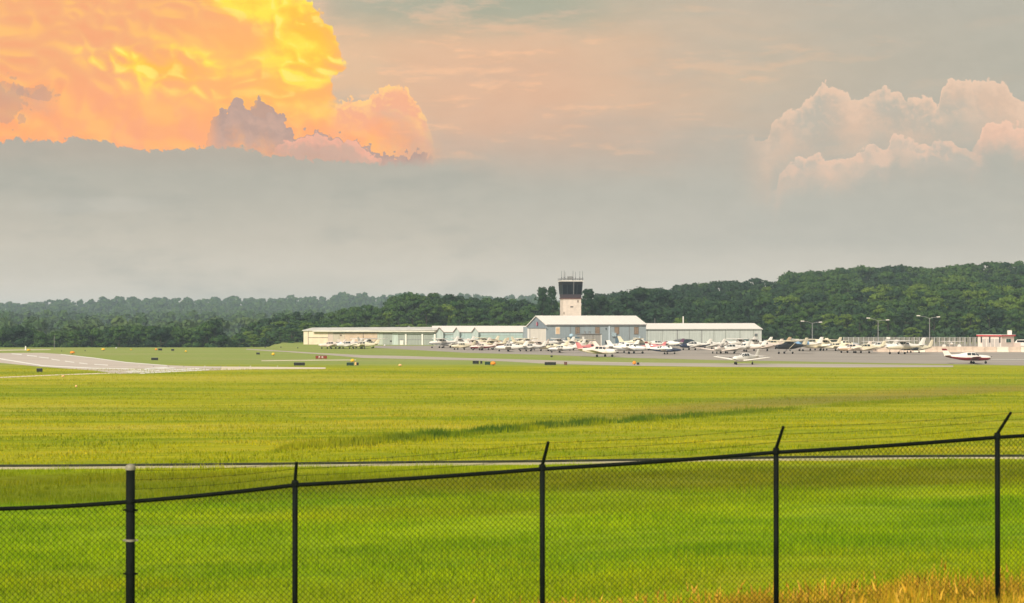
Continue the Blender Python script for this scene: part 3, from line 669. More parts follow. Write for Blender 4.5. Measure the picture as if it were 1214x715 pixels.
M_FOLL = foliage_mat('foliage_light', (.075, .145, .020, 1), (.10, .17, .022, 1), (.17, .24, .035, 1))
M_FOLD = foliage_mat('foliage_dark', (.012, .040, .021, 1), (.022, .058, .022, 1), (.050, .098, .030, 1))
M_FOLF = foliage_mat('foliage_sun_toned', (.045, .095, .035, 1), (.065, .12, .04, 1), (.12, .17, .05, 1))  # sunlight on the lowland woods put into a lighter green
M_BARK = mat('bark', (.09, .07, .05), .9, .3, 3, bump=.4)
def clump_cloud(clumps, per, size, r_=None):
    """leaf quads over the surfaces of the clumps; clumps (n,4)"""
    n = len(clumps) * per; c = np.repeat(clumps, per, 0)
    d = rng.normal(size=(n, 3)); d[:, 2] = np.abs(d[:, 2]) * .9 + d[:, 2] * .35; d /= np.linalg.norm(d, axis=1)[:, None]
    rad = c[:, 3] * rng.uniform(.72, 1.08, n); P = c[:, :3] + d * rad[:, None] * np.array([1, 1, .8])
    nn = d + rng.normal(size=(n, 3)) * .45; nn /= np.linalg.norm(nn, axis=1)[:, None]
    up = rng.normal(size=(n, 3)); u = np.cross(nn, up); u /= np.linalg.norm(u, axis=1)[:, None]; v = np.cross(nn, u)
    s = size * rng.uniform(.6, 1.35, n)[:, None]
    V = np.stack([P - u * s, P - v * s * .6, P + u * s, P + v * s * .7], 1).reshape(-1, 3)
    tint = np.repeat(np.clip(rng.random(len(clumps)) * .8, 0, 1), per); tint = np.clip(tint + rng.normal(0, .18, n), 0, 1)
    return V, np.arange(4 * n).reshape(-1, 4), np.repeat(tint, 4)
def crown_clumps(h, r, n, base=.22, cone=0.0):
    cl = []
    for i in range(n):
        t = (i + rng.random()) / n; z = h * (base + (1 - base) * (t ** .8))
        prof = math.sin(math.pi * min(1, (.18 + .82 * t)) ** (1.1 + cone)) ** .6 if t < .98 else .25
        prof = max(prof, .22) * (1 - cone * t)
        a = rng.uniform(0, 6.283); rr = r * prof * math.sqrt(rng.uniform(.15, 1)); cr = r * rng.uniform(.20, .40)
        cl.append((math.cos(a) * rr * .85, math.sin(a) * rr * .85, min(z, h - cr * .6), cr))
    return np.array(cl)
def tree_meshes(h, r, n, per, size, cone=0.0, base=.2, loose=False):
    cl = crown_clumps(h, r, n, base, cone)
    if loose: cl[:, 3] *= .7
    V, Q_, T = clump_cloud(cl, per, size)
    core = MB()
    for c in cl[::2]:
        rr = c[3] * .8; core.lathe([(0, -rr * .7), (rr * .8, -rr * .4), (rr, 0), (rr * .75, rr * .5), (0, rr * .75)], c[:3], 6)
    CV = np.array(core.v); CF = np.array(core.f) + len(V)
    V2 = np.concatenate([V, CV]); Q2 = np.concatenate([Q_, CF]); T2 = np.concatenate([T, np.zeros(len(CV))])
    tr = MB(); tr.tube((0, 0, -1.0), (0, 0, h * .35), .30, .20, 7, caps=False); tr.tube((0, 0, h * .35), (.2, .1, h * .8), .20, .06, 6, caps=False)
    for k in range(6):
        a = k * 1.9 + rng.random(); z = h * (.28 + .08 * k); q = Vector((math.cos(a) * r * .6, math.sin(a) * r * .6, z + h * .16))
        tr.tube((0, 0, z), q, .10, .03, 5, caps=False)
    return V2, Q2, T2, tr.mesh('trunk', M_BARK)
VAR = []
specs = [(15, 5.6, 30, 62, .42, 0, .12), (16, 6.2, 34, 60, .44, 0, .1), (14, 5.0, 26, 64, .40, 0, .1), (17, 5.8, 34, 58, .44, .15, .1),
         (13, 5.4, 28, 60, .42, 0, .08), (16, 4.2, 46, 46, .34, .30, .10), (12, 4.6, 24, 62, .38, 0, .06)]
for (h, r, n, per, size, cone, base) in specs:
    V, Q_, T, tr = tree_meshes(h, r, n, per, size, cone, base)
    VAR.append((h, tr, {k: np_mesh('crown', V, Q_, m, T) for k, m in (('n', M_FOL), ('l', M_FOLL), ('d', M_FOLD))}))
NTREE = [0]
def tree(x, y, ztop, kind, label, group, vi=None, wide=1.0, name='deciduous_tree'):
    vi = rng.integers(0, len(VAR)) if vi is None else vi; h, tr, cr = VAR[vi]
    zb = float(terrain(x, y)) ; s = max(.35, (ztop - zb) / h)
    t = thing(name, label, 'tree', (x, y, zb - .1), rng.uniform(0, 6.28), group); sw = max(s, .62) * wide
    t.scale = (sw, sw, s)
    link('trunk', tr, t); link('crown', cr[kind], t); NTREE[0] += 1
    return t
def tree_px(px, pytop, dist, kind, label, group=None, **k):
    return tree(at(px, dist), dist, zat(pytop, dist), kind, label, group, **k)

# skyline rows of trees behind the hangars (middle of the picture)
LM = {'hill': [(700, 'the control tower'), (722, "the blue hangar's ridge middle"), (750, "the blue hangar's right end"), (776, "the pale hangar's left end"), (806, "the arched shelter"), (835, "the pale hangar's middle"),
    (866, "the pale hangar's green door"), (898, "the pale hangar's gable"), (930, 'the black-nosed plane'), (963, 'the leftmost lamp post'), (1000, "the slatted fence's start"), (1041, 'the middle lamp post'),
    (1072, 'the gap between lamp posts'), (1102, 'the right lamp post'), (1135, 'the red-bellied plane'), (1167, "the building's left corner"), (1190, 'the small building'), (1222, "the photo's right edge")],
  'mid': [(278, 'the bare grass patch'), (306, 'the lone yellow marker'), (335, 'the long black sign'), (363, "the beige hangar's left corner"), (390, "the leftmost parked plane"), (415, "the beige hangar's parked planes"),
    (440, "the tall upright plane fin"), (462, "the beige hangar's grey door"), (490, "the open white-posted bays"), (521, "the leftmost teal gable"), (541, "the middle teal gable"), (563, "the rightmost teal gable"), (590, "the teal hangar's middle"), (616, "the teal hangar's right end"), (645, "the blue hangar's gable")],
  'left': [(-12, "the photo's left edge"), (12, "the runway's far end"), (32, 'the short white post'), (48, 'the square black sign'), (64, 'the thin mast'), (86, 'the largest orange marker'), (104, "the runway's centre dashes"), (123, 'the yellow-orange marker'), (140, 'the small white marker'), (156, 'the tiny yellow marker'),
    (172, "the runway bend's left part"), (188, 'the small orange marker'), (205, 'the tiny dark sign'), (221, 'the small yellow marker'), (240, 'the gap in the tree line'), (256, "the tree line's end")]}
USED = {}
def tlabel(kind, where, px, lm):
    q, nm = min(LM[lm], key=lambda l: abs(l[0] - px)); d = px - q; k = {'n': 'mid-green', 'd': 'dark green', 'l': 'light green'}[kind]
    side = 'above' if abs(d) < 5 else ('just left of' if d < 0 else 'just right of')
    return f'{k} tree {where}, {side} {nm}'
def row(px0, px1, dist, tops, step, kinds, label, group, jit=1.0, under=0, name='deciduous_tree'):
    px = px0
    while px < px1:
        d = dist + rng.uniform(-8, 8); top = np.interp(px, [t[0] for t in tops], [t[1] for t in tops]) + under + rng.normal(0, 1.6) * jit
        kk = kinds[rng.integers(0, len(kinds))]; tree_px(px, top, d, kk, tlabel(kk, label, px, 'left' if px1 < 270 else 'mid'), group, name=name); px += step * rng.uniform(.75, 1.25)
MT = [(262, 391), (275, 386), (290, 381), (305, 375), (330, 370), (350, 367), (380, 366), (400, 362), (420, 359), (450, 359), (470, 355), (485, 350), (505, 348), (530, 350), (560, 352), (600, 356), (630, 357), (660, 360)]
row(470, 662, 690, MT, 15, 'nnd', 'in highest row', 'back row of the wood behind the hangars')
row(300, 640, 655, MT, 14, 'nnd', 'in middle row', 'middle row of the wood behind the hangars', under=5)
row(268, 640, 625, MT, 14, 'nnln', 'in lower middle row', 'front row of the wood behind the hangars', under=13)
row(266, 640, 600, [(262, 400), (300, 394), (360, 388), (500, 384), (640, 382)], 17, 'nln', 'lowest, near the roofs', 'low trees directly behind the hangar roofs')
# named trees of the middle
tree_px(643, 341, 600, 'd', 'tall loose tree at the left of the control tower, left one of a pair', vi=5, wide=.62)
tree_px(654, 340, 597, 'd', 'tall loose tree close against the left side of the control tower', vi=5, wide=.5)
tree_px(697, 343, 600, 'd', 'dark pointed tree rising just right of the control tower', vi=5, wide=.75)
tree_px(712, 352, 605, 'd', 'dark tree second to the right of the control tower', vi=2, wide=.8)
tree_px(760, 342, 640, 'd', 'round-topped dark tree standing above the right end of the blue hangar roof', vi=1, wide=1.15)
tree_px(742, 350, 632, 'd', 'dark tree left of the round-topped one above the blue hangar roof', vi=0)
tree_px(786, 345, 640, 'd', 'dark tree right of the round-topped one above the pale right hangar', vi=3)
tree_px(728, 362, 620, 'd', 'low dark tree above the middle of the blue hangar roof', vi=4)
tree_px(680, 362, 618, 'd', 'dark tree standing right behind the control tower shaft', vi=4)
tree_px(806, 377, 600, 'l', 'bright light green tree above the left half of the pale right hangar', vi=6)
tree_px(1044, 366, 612, 'l', 'bright yellow-green tree behind the middle double lamp post', vi=2, wide=1.1)
tree_px(1108, 353, 640, 'l', 'pale green tree above and behind the right double lamp post', vi=0)
tree_px(1178, 357, 625, 'l', 'pale green tree behind the small red-trimmed building', vi=4, wide=1.1)
tree_px(1150, 372, 612, 'l', 'light green lower tree left of the small red-trimmed building', vi=6)
tree_px(1082, 388, 600, 'l', 'small light bush left of the right lamp post behind the slatted fence', vi=6)
tree_px(930, 362, 625, 'l', 'soft green tree right of the gable of the pale right hangar', vi=0)
# left front row, standing on lower ground
LT = [(-20, 392), (0, 390), (25, 388), (45, 393), (60, 397), (75, 391), (95, 394), (110, 391), (130, 388), (150, 386), (170, 387), (190, 388), (210, 389), (225, 393), (240, 386), (255, 380), (270, 382)]
row(-20, 262, 585, LT, 9.5, 'nnd', 'of far tree line', 'tree line beyond the runway', jit=.8)
# wooded hill at the right: front to back
RT = [(660, 352), (700, 352), (740, 348), (780, 342), (830, 336), (895, 331), (950, 323), (1000, 318), (1060, 317), (1110, 317), (1160, 314), (1214, 310), (1300, 312)]
rows_r = [(612, 372, 17.5), (640, 358, 17), (675, 350, 16), (715, 343, 15), (760, 336, 14.5), (810, 328, 14), (860, None, 12)]
for ri, (dd, top0, st) in enumerate(rows_r):
    px = 700 + rng.uniform(0, 10) if ri else 770
    while px < 1240:
        sk = float(np.interp(px, [t[0] for t in RT], [t[1] for t in RT])); frac = ri / (len(rows_r) - 1)
        low = np.interp(px, [700, 800, 900, 1214], [372, 376, 374, 366]); top = low + (sk - low) * (frac ** .75) + rng.normal(0, 1.3)
        kind = ('nnnld' if px > 900 else 'dddn')[rng.integers(0, 5 if px > 900 else 4)]
        if frac > .75 and kind == 'l': kind = 'n'
        if rng.random() < .94:
            wh = ['at the foot of', 'near the foot of', 'low on', 'half way up', 'above the middle of', 'near the top of', 'along the crest of'][ri]; ws = ['at hill foot', 'near hill foot', 'low on hill', 'halfway up hill', 'high on hill', 'near hilltop', 'on hill crest'][ri]
            zone = 'right' if px > 900 else 'left'
            tree_px(px, max(top, sk - 2), dd + rng.uniform(-12, 12), kind, tlabel(kind, ws, px, 'hill'), f'trees {wh} the wooded hill, {zone} part')
        px += st * rng.uniform(.75, 1.2)
print('TREES', NTREE[0])
# far woods: one mass
def mass(name, label, rows, material, per=70, size=1.0, nk=4):
    cls = []
    for dist, a0, a1, hgt_, sp, depth in rows:
        w = (a1 - a0) / F * dist; n = int(w / sp)
        for i in range(n):
            y = dist + rng.uniform(-depth, depth); x = (a0 - CX) / F * dist + (i + rng.random()) * sp; z = float(terrain(x, y)); h = hgt_ * rng.uniform(.82, 1.08)
            r = rng.uniform(3.6, 6.0)
            for k in range(nk): cls.append((x + rng.normal(0, r * .45), y + rng.normal(0, r * .35), z + h * (1 - (k + .45) / nk), r * (.62 + .12 * k)))
    cls = np.array(cls); V, Q_, T = clump_cloud(cls, per, size)
    link(name, np_mesh(name, V, Q_, material, T), kind='stuff', label=label, category='wood')
mass('lowland_wood', 'paler hazy woods on the low ground behind the left tree line', [
    (640, -30, 275, 12, 7, 22), (720, -30, 280, 13, 7, 25), (830, -40, 300, 14, 8, 30), (960, -40, 330, 15, 9, 40), (1120, -40, 480, 14, 10, 50)], M_FOLF, 40, 1.3, 4)
mass('distant_wood', 'blue-green hazy woods on the ridge along the skyline at the left', [
    (1280, -40, 700, 17, 9, 60), (1420, -40, 740, 14, 8, 60), (1560, -40, 760, 16, 9, 60), (1700, -40, 780, 15, 8, 60), (1820, -40, 780, 15, 8, 60), (1940, -40, 780, 15, 8, 60), (2060, -40, 790, 15, 8, 60), (2180, -40, 790, 15, 8, 60), (2300, -40, 790, 15, 8, 60), (2420, -40, 800, 15, 7, 60), (2530, -40, 800, 16, 7, 50)], M_FOL, 36, 1.7, 5)
mass('hillside_wood', 'trees further back filling the wooded hill at the right', [
    (625, 690, 1250, 10, 6, 10), (655, 700, 1250, 11, 7, 14), (700, 700, 1250, 12, 7, 14), (740, 700, 1250, 12, 8, 14), (790, 710, 1250, 12, 8, 14), (835, 720, 1260, 13, 8, 14), (862, 720, 1270, 14, 7, 8), (890, 720, 1270, 15, 7, 14)], M_FOLD, 60, .75)
mass('undergrowth', 'dark undergrowth beneath the trees behind the hangars', [(606, 262, 1260, 3.5, 6, 6), (632, 262, 1250, 5, 7, 8), (665, 300, 1250, 7, 7, 8)], M_FOLD, 40, .8)

# ------------------------------------------------------------------ buildings
class Building:
    def __init__(s, name, label, cat, px, dist, rz, group=None):
        s.o = Vector((at(px, dist), dist, 0)); s.rz = rz; s.root = thing(name, label, cat, s.o, rz, group)
        s.u = Vector((math.cos(rz), math.sin(rz), 0))
    def x(s, px):                # local x on the front plane seen at photo column px
        k = (px - CX) / F; return (k * s.o.y - s.o.x) / (s.u.x - k * s.u.y)
    def z(s, py, lx): return CAMZ - (py - HY) / F * (s.o.y + s.u.y * lx)
    def panel(s, name, px0, px1, py0, py1, m, proud=.05, kids=None, **kw):
        x0, x1 = s.x(px0), s.x(px1); xm = (x0 + x1) / 2; z1, z0 = s.z(py0, xm), max(.02, s.z(py1, xm))
        mb = MB(); mb.box(((x0 + x1) / 2, -proud / 2 - .002, (z0 + z1) / 2), (x1 - x0, proud, z1 - z0)); return mb.build(name, m, s.root, **kw)
def gable_roof(b, L, W, ze, zr, zb, m, over=.3, th=.16, z_end=None, name='roof'):
    """ridge along x; ze front eave, zr ridge, zb back eave; z_end adds height at the far end"""
    mb = MB(); e = z_end or 0
    for (ya, za, yb, zb_) in ((-over, ze - .05, W / 2, zr), (W / 2, zr, W + over, zb - .05)):
        vs = [(-over, ya, za), (L + over, ya, za + e), (L + over, yb, zb_ + e), (-over, yb, zb_)]
        mb.add(vs + [(x, y, z + th) for x, y, z in vs], [(0, 3, 2, 1), (4, 5, 6, 7), (0, 1, 5, 4), (1, 2, 6, 5), (2, 3, 7, 6), (3, 0, 4, 7)])
    return mb.build(name, m, b.root)
def gable_walls(b, L, W, ze, zr, zb, m, e=0, name='wall'):
    mb = MB(); v = [(0, 0, 0), (L, 0, 0), (L, W, 0), (0, W, 0), (0, 0, ze), (L, 0, ze + e), (L, W, zb + e), (0, W, zb), (0, W / 2, zr - .02), (L, W / 2, zr + e - .02)]
    mb.add(v, [(0, 1, 5, 4), (2, 3, 7, 6), (3, 0, 4, 8, 7), (1, 2, 6, 9, 5)]); return mb.build(name, m, b.root)
M_BLUEW = ribbed('blue_grey_siding', (.33, .38, .39), .32, .07)
M_BLUEG = ribbed('blue_grey_gable', (.25, .30, .34), .32, .12, axis='y')
M_WHITER = ribbed('white_metal_roof', (.80, .74, .66), .6, .05, .55, dark=.85)
M_CREAM = mat('cream_panel', (.78, .66, .48), .6, .08, .6); M_BEIGE = mat('beige_panel', (.60, .46, .34), .6, .08, .6)
M_PINKB = mat('pinkish_wall', (.62, .50, .42), .6, .08, .6); M_GTAN = mat('grey_tan_door', (.52, .46, .36), .6, .1, .6)
M_GREYG = ribbed('grey_green_siding', (.50, .54, .45), .4, .1); M_GREYD = ribbed('grey_door', (.36, .39, .34), .5, .1)
M_TEAL = ribbed('pale_teal_siding', (.44, .56, .52), .4, .1); M_TEALL = ribbed('pale_grey_teal', (.54, .62, .56), .4, .1)
M_PALEW = ribbed('pale_grey_siding', (.60, .63, .57), .45, .10)
M_WHITE = mat('white_paint', (.80, .76, .68), .5, .06, 1.2); M_DARK = mat('dark_trim', (.05, .05, .055), .6, .2, 3)
M_TANW = mat('tan_blind', (.30, .21, .14), .6, .15, 2); M_TANL = mat('bright_tan_blind', (.80, .56, .34), .6, .1, 2)  # tan for most blinds, a brighter tan for the first window
M_LINE = mat('brown_seam', (.20, .15, .11), .7, .15, 2); M_GREYBOX = mat('annex_grey', (.36, .34, .30), .7, .1, .8)
M_GLASS = mat('dark_glass', (.006, .009, .014), .35, .2, .5, spec=.12); M_STEEL = mat('grey_steel', (.30, .30, .29), .5, .15, 3, .3)
M_RED = mat('red_paint', (.50, .03, .04), .5, .1, 2); M_PLUM = mat('plum_paint', (.12, .03, .07), .5, .1, 2)
M_SHAFT = mat('tower_render', (.70, .60, .50), .75, .10, .7, bump=.2)

# blue main hangar
bh = Building('aircraft_hangar', 'blue-grey metal hangar with white roof and white sliding door before the control tower', 'hangar', 648, 515, math.radians(19.6))
L, W_ = bh.x(766), 14.4
walls = gable_walls(bh, L, W_, 5.5, 7.75, 5.0, [M_BLUEW]); walls.data.materials.append(M_BLUEG); walls.data.polygons[2].material_index = 1; walls.data.polygons[3].material_index = 1
gable_roof(bh, L, W_, 5.5, 7.75, 5.0, M_WHITER, .25)
for i in range(11):      # standing roof seams
    x = L * (i + .5) / 11; mb = MB(); mb.add([(x - .04, -.25, 5.62), (x + .04, -.25, 5.62), (x + .04, W_ / 2, 7.92), (x - .04, W_ / 2, 7.92), (x - .04, -.25, 5.70), (x + .04, -.25, 5.70), (x + .04, W_ / 2, 7.97), (x - .04, W_ / 2, 7.97)], [(0, 3, 2, 1), (4, 5, 6, 7), (0, 1, 5, 4), (1, 2, 6, 5), (2, 3, 7, 6), (3, 0, 4, 7)])
    mb.build('roof_seam', M_WHITER, bh.root)
mb = MB(); mb.add([(-.30, -.3, 5.42), (-.30, W_ / 2, 7.72), (-.30, W_ + .3, 4.92), (-.30, W_ + .3, 5.14), (-.30, W_ / 2, 7.96), (-.30, -.3, 5.64), (-.25, -.3, 5.42), (-.25, W_ / 2, 7.72), (-.25, W_ + .3, 4.92), (-.25, W_ + .3, 5.14), (-.25, W_ / 2, 7.96), (-.25, -.3, 5.64)],
    [(0, 5, 4, 1), (1, 4, 3, 2), (6, 7, 10, 11), (7, 8, 9, 10), (0, 1, 7, 6), (1, 2, 8, 7), (3, 4, 10, 9), (4, 5, 11, 10)]); mb.build('rake_trim', M_WHITE, bh.root)
# sliding door on the gable end: leaves side by side
dd = [(.3, 3.2), (3.2, 6.1), (6.1, 9.0), (9.0, 11.8)]
dr = MB(); dr.box((-.06, 6.05, 2.3), (.08, 11.5, 4.6)); door = dr.build('sliding_door', M_WHITE, bh.root)
for y0, y1 in dd:
    m_ = MB(); m_.box((-.12, (y0 + y1) / 2, 2.25), (.05, y1 - y0 - .08, 4.4)); m_.build('door_leaf', ribbed('door_white', (.72, .67, .58), .5, .06, axis='y') if 'door_white' not in MATS else MATS['door_white'], door)
m_ = MB(); m_.box((-.14, 13.0, 2.3), (.1, 1.5, 4.5)); m_.build('side_door', M_WHITE, bh.root)
m_ = MB(); m_.box((-.18, 6.6, 4.72), (.16, 14, .16)); m_.build('door_track', M_BLUEG, bh.root)
# round company emblem on the gable: plum, red and pale patches
sg = MB(); sg.lathe([(0, -.06), (.62, -.06), (.62, .0), (0, 0)], (-.03, 6.6, 5.75), 20, 'x'); sgo = sg.build('emblem', M_PLUM, bh.root)
s1 = MB(); s1.box((-.12, 7.05, 5.8), (.03, .45, .9)); s1.build('emblem_stripe', mat('pale_red', (.65, .25, .28), .5, .1, 2), sgo)
s1 = MB(); s1.box((-.12, 6.35, 5.65), (.03, .3, .35)); s1.build('emblem_mark', M_RED, sgo)
for i, px in enumerate((661.2, 684.6, 708.2, 731.2, 754.4)):
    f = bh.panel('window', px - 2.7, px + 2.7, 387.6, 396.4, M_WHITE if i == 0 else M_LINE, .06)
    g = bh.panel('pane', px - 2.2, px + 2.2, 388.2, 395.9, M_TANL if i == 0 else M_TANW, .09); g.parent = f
    if i in (1, 4):
        g = bh.panel('mullion', px - .25, px + .25, 388.2, 395.9, M_LINE, .11); g.parent = f
bh.panel('downpipe', 721.4, 723.0, 385.2, 410.5, mat('pale_blue_pipe', (.55, .62, .66), .5, .05, 2), .14)
bh.panel('conduit', 745.6, 746.2, 385.4, 407, M_STEEL, .08); bh.panel('conduit', 676.0, 676.5, 385.4, 396, M_STEEL, .08)
bh.panel('eave_gutter', 648.2, 766, 384.6, 385.9, M_STEEL, .30)
bh.panel('wall_vent', 717.4, 719.4, 404, 407.6, M_DARK, .10); bh.panel('wall_vent', 663.3, 665.4, 403.6, 407, M_DARK, .10); bh.panel('wall_lamp', 718, 718.8, 388.6, 391, M_DARK, .12)
bh.panel('blue_door', 729.5, 738, 401, 411, ribbed('deep_blue_door', (.13, .20, .26), .4, .1), .07)
bh.panel('meter_box', 757.5, 759, 399, 401.8, mat('pale_blue_box', (.5, .62, .7), .5, .05, 2), .12)
bh.panel('air_conditioner', 725.6, 730, 394.5, 399, mat('vent_grey_blue', (.42, .52, .55), .5, .2, 3), .4)
ax = Building('annex', 'flat-roofed grey-tan annex built against the long side of the blue hangar', 'annex', 690, 511, math.radians(19.6))
La = ax.x(713); zt_ = ax.z(396.3, La / 2)
m_ = MB(); m_.box((La / 2, 1.6, zt_ / 2), (La, 3.2, zt_)); m_.build('wall', ribbed('annex_siding', (.36, .34, .30), .5, .08), ax.root)
m_ = MB(); m_.box((La / 2, 1.55, zt_ + .08), (La + .3, 3.5, .14)); m_.build('roof', M_STEEL, ax.root)
ax.panel('door', 690.3, 692.6, 399.2, 410.2, M_WHITE, .06); ax.panel('corner_post', 712.2, 713.1, 397, 411.5, M_WHITE, .08)
ax.panel('wall_seam', 702.7, 703.2, 397, 411, M_LINE, .04)
for px in (695.5, 701): m_ = MB(); x = ax.x(px); m_.lathe([(.22, 0), (.22, .45), (.34, .5), (.0, .75)], (x, 1.2, zt_ + .15), 10); m_.build('roof_vent', M_STEEL, ax.root)
sh = Building('equipment_shed', 'small cream-doored shed with pale blue rounded tank on top, left of the annex', 'shed', 674.6, 510, math.radians(19.6))
Ls = sh.x(687); zt_ = sh.z(399.6, Ls / 2)
m_ = MB(); m_.box((Ls / 2, 1.2, zt_ / 2), (Ls, 2.4, zt_)); m_.build('wall', mat('slate_shed', (.12, .17, .20), .6, .1, 1), sh.root)
sh.panel('roller_door', 675.2, 683.8, 403, 411, M_CREAM, .06)
m_ = MB(); xc = sh.x(679.3); m_.lathe([(0, 0), (.55, .02), (.62, .3), (.5, .62), (.2, .8), (0, .84)], (xc, 1.1, zt_ + .02), 12); m_.build('roof_tank', mat('pale_blue_tank', (.40, .55, .62), .4, .08, 2), sh.root, smooth=True)

# control tower
TD = 538; rz_t = math.radians(8)
ct = thing('control_tower', 'beige control tower with dark glazed cab and roof antennas rising behind the blue hangar', 'control tower', (at(667.5, TD - 2.4), TD - 2.4, 0), rz_t)
TW = 4.85; zs, zp, zg, zf = 12.35, 13.55, 16.15, 16.95
m_ = MB(); m_.box((TW / 2, TW / 2, zs / 2), (TW, TW, zs)); m_.build('shaft', M_SHAFT, ct)
for px_, z0, w, h, m0 in [(2.35, 10.1, .8, .28, M_DARK), (4.0, 11.4, .32, .62, M_LINE), (.25, 8.3, .22, .6, M_LINE)]:
    m_ = MB(); m_.box((px_, -.04, z0 + h / 2), (w, .07, h)); m_.build('shaft_window' if m0 is M_DARK else 'wall_fitting', m0, ct)
for zc in (2.6, 5.2, 7.8, 10.6):
    m_ = MB(); m_.box((TW / 2, -.012, zc), (TW, .02, .05)); m_.build('wall_joint', M_PINKB, ct)
m_ = MB(); m_.box((TW / 2, TW / 2, zs + .13), (TW + .36, TW + .36, .26)); m_.build('ledge', mat('brown_ledge', (.13, .06, .05), .7, .1, 2), ct)
def ring(z0, o0, z1, o1, name, m0, parent=ct, t=.1):
    mb = MB(); v = []
    for z, o in ((z0, o0), (z1, o1)):
        for x, y in ((-o, -o), (TW + o, -o), (TW + o, TW + o), (-o, TW + o)): v.append((x, y, z))
    mb.add(v, [(0, 1, 5, 4), (1, 2, 6, 5), (2, 3, 7, 6), (3, 0, 4, 7), (0, 3, 2, 1), (4, 5, 6, 7)]); return mb.build(name, m0, parent)
def off(z): return .02 + (z - zs) / (zf - zs) * .32
ring(zs + .26, off(zs), zp, off(zp), 'cab_parapet', mat('parapet_purple_grey', (.055, .04, .048), .6, .1, 2))
cabin = ring(zp, off(zp) - .06, zg, off(zg) - .06, 'cab_core', mat('cab_interior', (.012, .016, .02), .5, .2, 1))
for side in range(4):
    n = 4
    for i in range(n):
        a0, a1 = i / n, (i + 1) / n
        def cpt(f, z, ex=0):
            o = off(z) + ex; s_ = TW + 2 * o; c = [(-o, -o), (TW + o, -o), (TW + o, TW + o), (-o, TW + o)]
            p, q = c[side], c[(side + 1) % 4]; return Vector((p[0] + (q[0] - p[0]) * f, p[1] + (q[1] - p[1]) * f, z))
        mb = MB(); mb.add([cpt(a0 + .015, zp + .08, -.01), cpt(a1 - .015, zp + .08, -.01), cpt(a1 - .015, zg - .05, -.01), cpt(a0 + .015, zg - .05, -.01)], [(0, 1, 2, 3)]); mb.build('cab_window', M_GLASS, ct)
        mb = MB(); mb.tube(cpt(a0, zp, .02), cpt(a0, zg, .02), .035 if i else .09, n=4); mb.build('mullion', mat('mullion_grey', (.05, .065, .065), .5, .1, 3), ct)
ring(zg, off(zg) + .05, zf, off(zf) + .06, 'cab_fascia', mat('fascia_dark', (.010, .010, .012), .6, .2, 2))
m_ = MB(); m_.box((TW / 2, TW / 2, zf + .14), (TW + 1.02, TW + 1.02, .24)); m_.build('cab_roof', M_WHITE, ct)
rl = MB(); R0 = -.48; R1 = TW + .48; zr_ = zf + .78
for a, b in (((R0, R0), (R1, R0)), ((R1, R0), (R1, R1)), ((R1, R1), (R0, R1)), ((R0, R1), (R0, R0))):
    for zz in (zr_, zr_ - .3): rl.tube((*a, zz), (*b, zz), .035, n=5)
    for k in range(5): x = a[0] + (b[0] - a[0]) * k / 4; y = a[1] + (b[1] - a[1]) * k / 4; rl.tube((x, y, zf + .3), (x, y, zr_), .03, n=5)
rl.build('roof_railing', mat('rail_dark', (.10, .10, .10), .5, .15, 3), ct)
for (x, y, h, r) in [(-.45, -.42, 2.75, .05), (.25, -.45, 2.85, .07), (1.45, 4.5, 2.6, .03), (2.6, -.48, 2.85, .06), (4.15, 4.6, 2.7, .05), (4.45, -.4, 2.7, .05), (TW + .45, .3, 2.8, .05)]:
    m_ = MB(); m_.tube((x, y, zf + .2), (x, y, zf + h), r, r * .6, n=6); m_.lathe([(r * 1.8, 0), (r * 1.8, .25), (r, .3)], (x, y, zf + .9), 6); m_.build('antenna', mat('antenna_dark', (.07, .07, .07), .5, .15, 3), ct)
m_ = MB(); m_.tube((2.75, -.55, zp), (2.75, -.95, zf + .1), .07, n=6); m_.build('cable_mast', M_STEEL, ct)
m_ = MB(); m_.box((2.2, 2.0, zf + .85), (1.3, .9, .7)); m_.tube((1.5, 2, zf + 1.3), (2.9, 2, zf + 1.3), .12, n=6); m_.build('roof_equipment', M_STEEL, ct)

# pale hangar at the right
ph = Building('storage_hangar', 'long pale grey hangar with a low white roof, right of the blue hangar', 'hangar', 755, 540, math.radians(15))
L = ph.x(903); gable_walls(ph, L, 12, 4.2, 5.72, 4.2, M_PALEW); gable_roof(ph, L, 12, 4.2, 5.72, 4.2, M_WHITER, .25)
for px in (767, 785, 802.5, 817, 831.5, 846, 860, 877, 893):
    ph.panel('wall_seam', px, px + (.9 if px in (802.5, 831.5, 893) else .5), 390.8, 408, M_STEEL if px in (802.5, 831.5) else M_GREYD, .05)
for a, b in ((768.5, 784), (786.5, 801.5), (804.5, 816.2), (818.3, 830.6), (833.3, 845.3), (847.2, 859.3), (861.2, 876.2)):
    d = ph.panel('hangar_door', a, b, 394, 408, ribbed('pale_door', (.56, .60, .54), .6, .08) if 'pale_door' not in MATS else MATS['pale_door'], .06)
w = ph.panel('window', 893.8, 898.4, 395, 399.4, M_WHITE, .07); g = ph.panel('pane', 894.3, 898.0, 395.4, 399.0, mat('grey_pane', (.15, .17, .17), .3, .1, 3), .09); g.parent = w
ph.panel('eave_gutter', 755, 903, 390.0, 390.9, M_GREYD, .28)
ph.panel('green_door', 878, 887.4, 402.4, 408, mat('dark_teal_door', (.04, .11, .11), .5, .1, 2), .1)
for px, h in ((785, 5), (819, 6.6)):
    m_ = MB(); x = ph.x(px); m_.tube((x, 6, 5.5), (x, 6, 5.5 + h * .34), .06 if h < 6 else .16, n=6); m_.build('roof_mast' if h < 6 else 'roof_vent', M_WHITE if h > 6 else M_STEEL, ph.root)
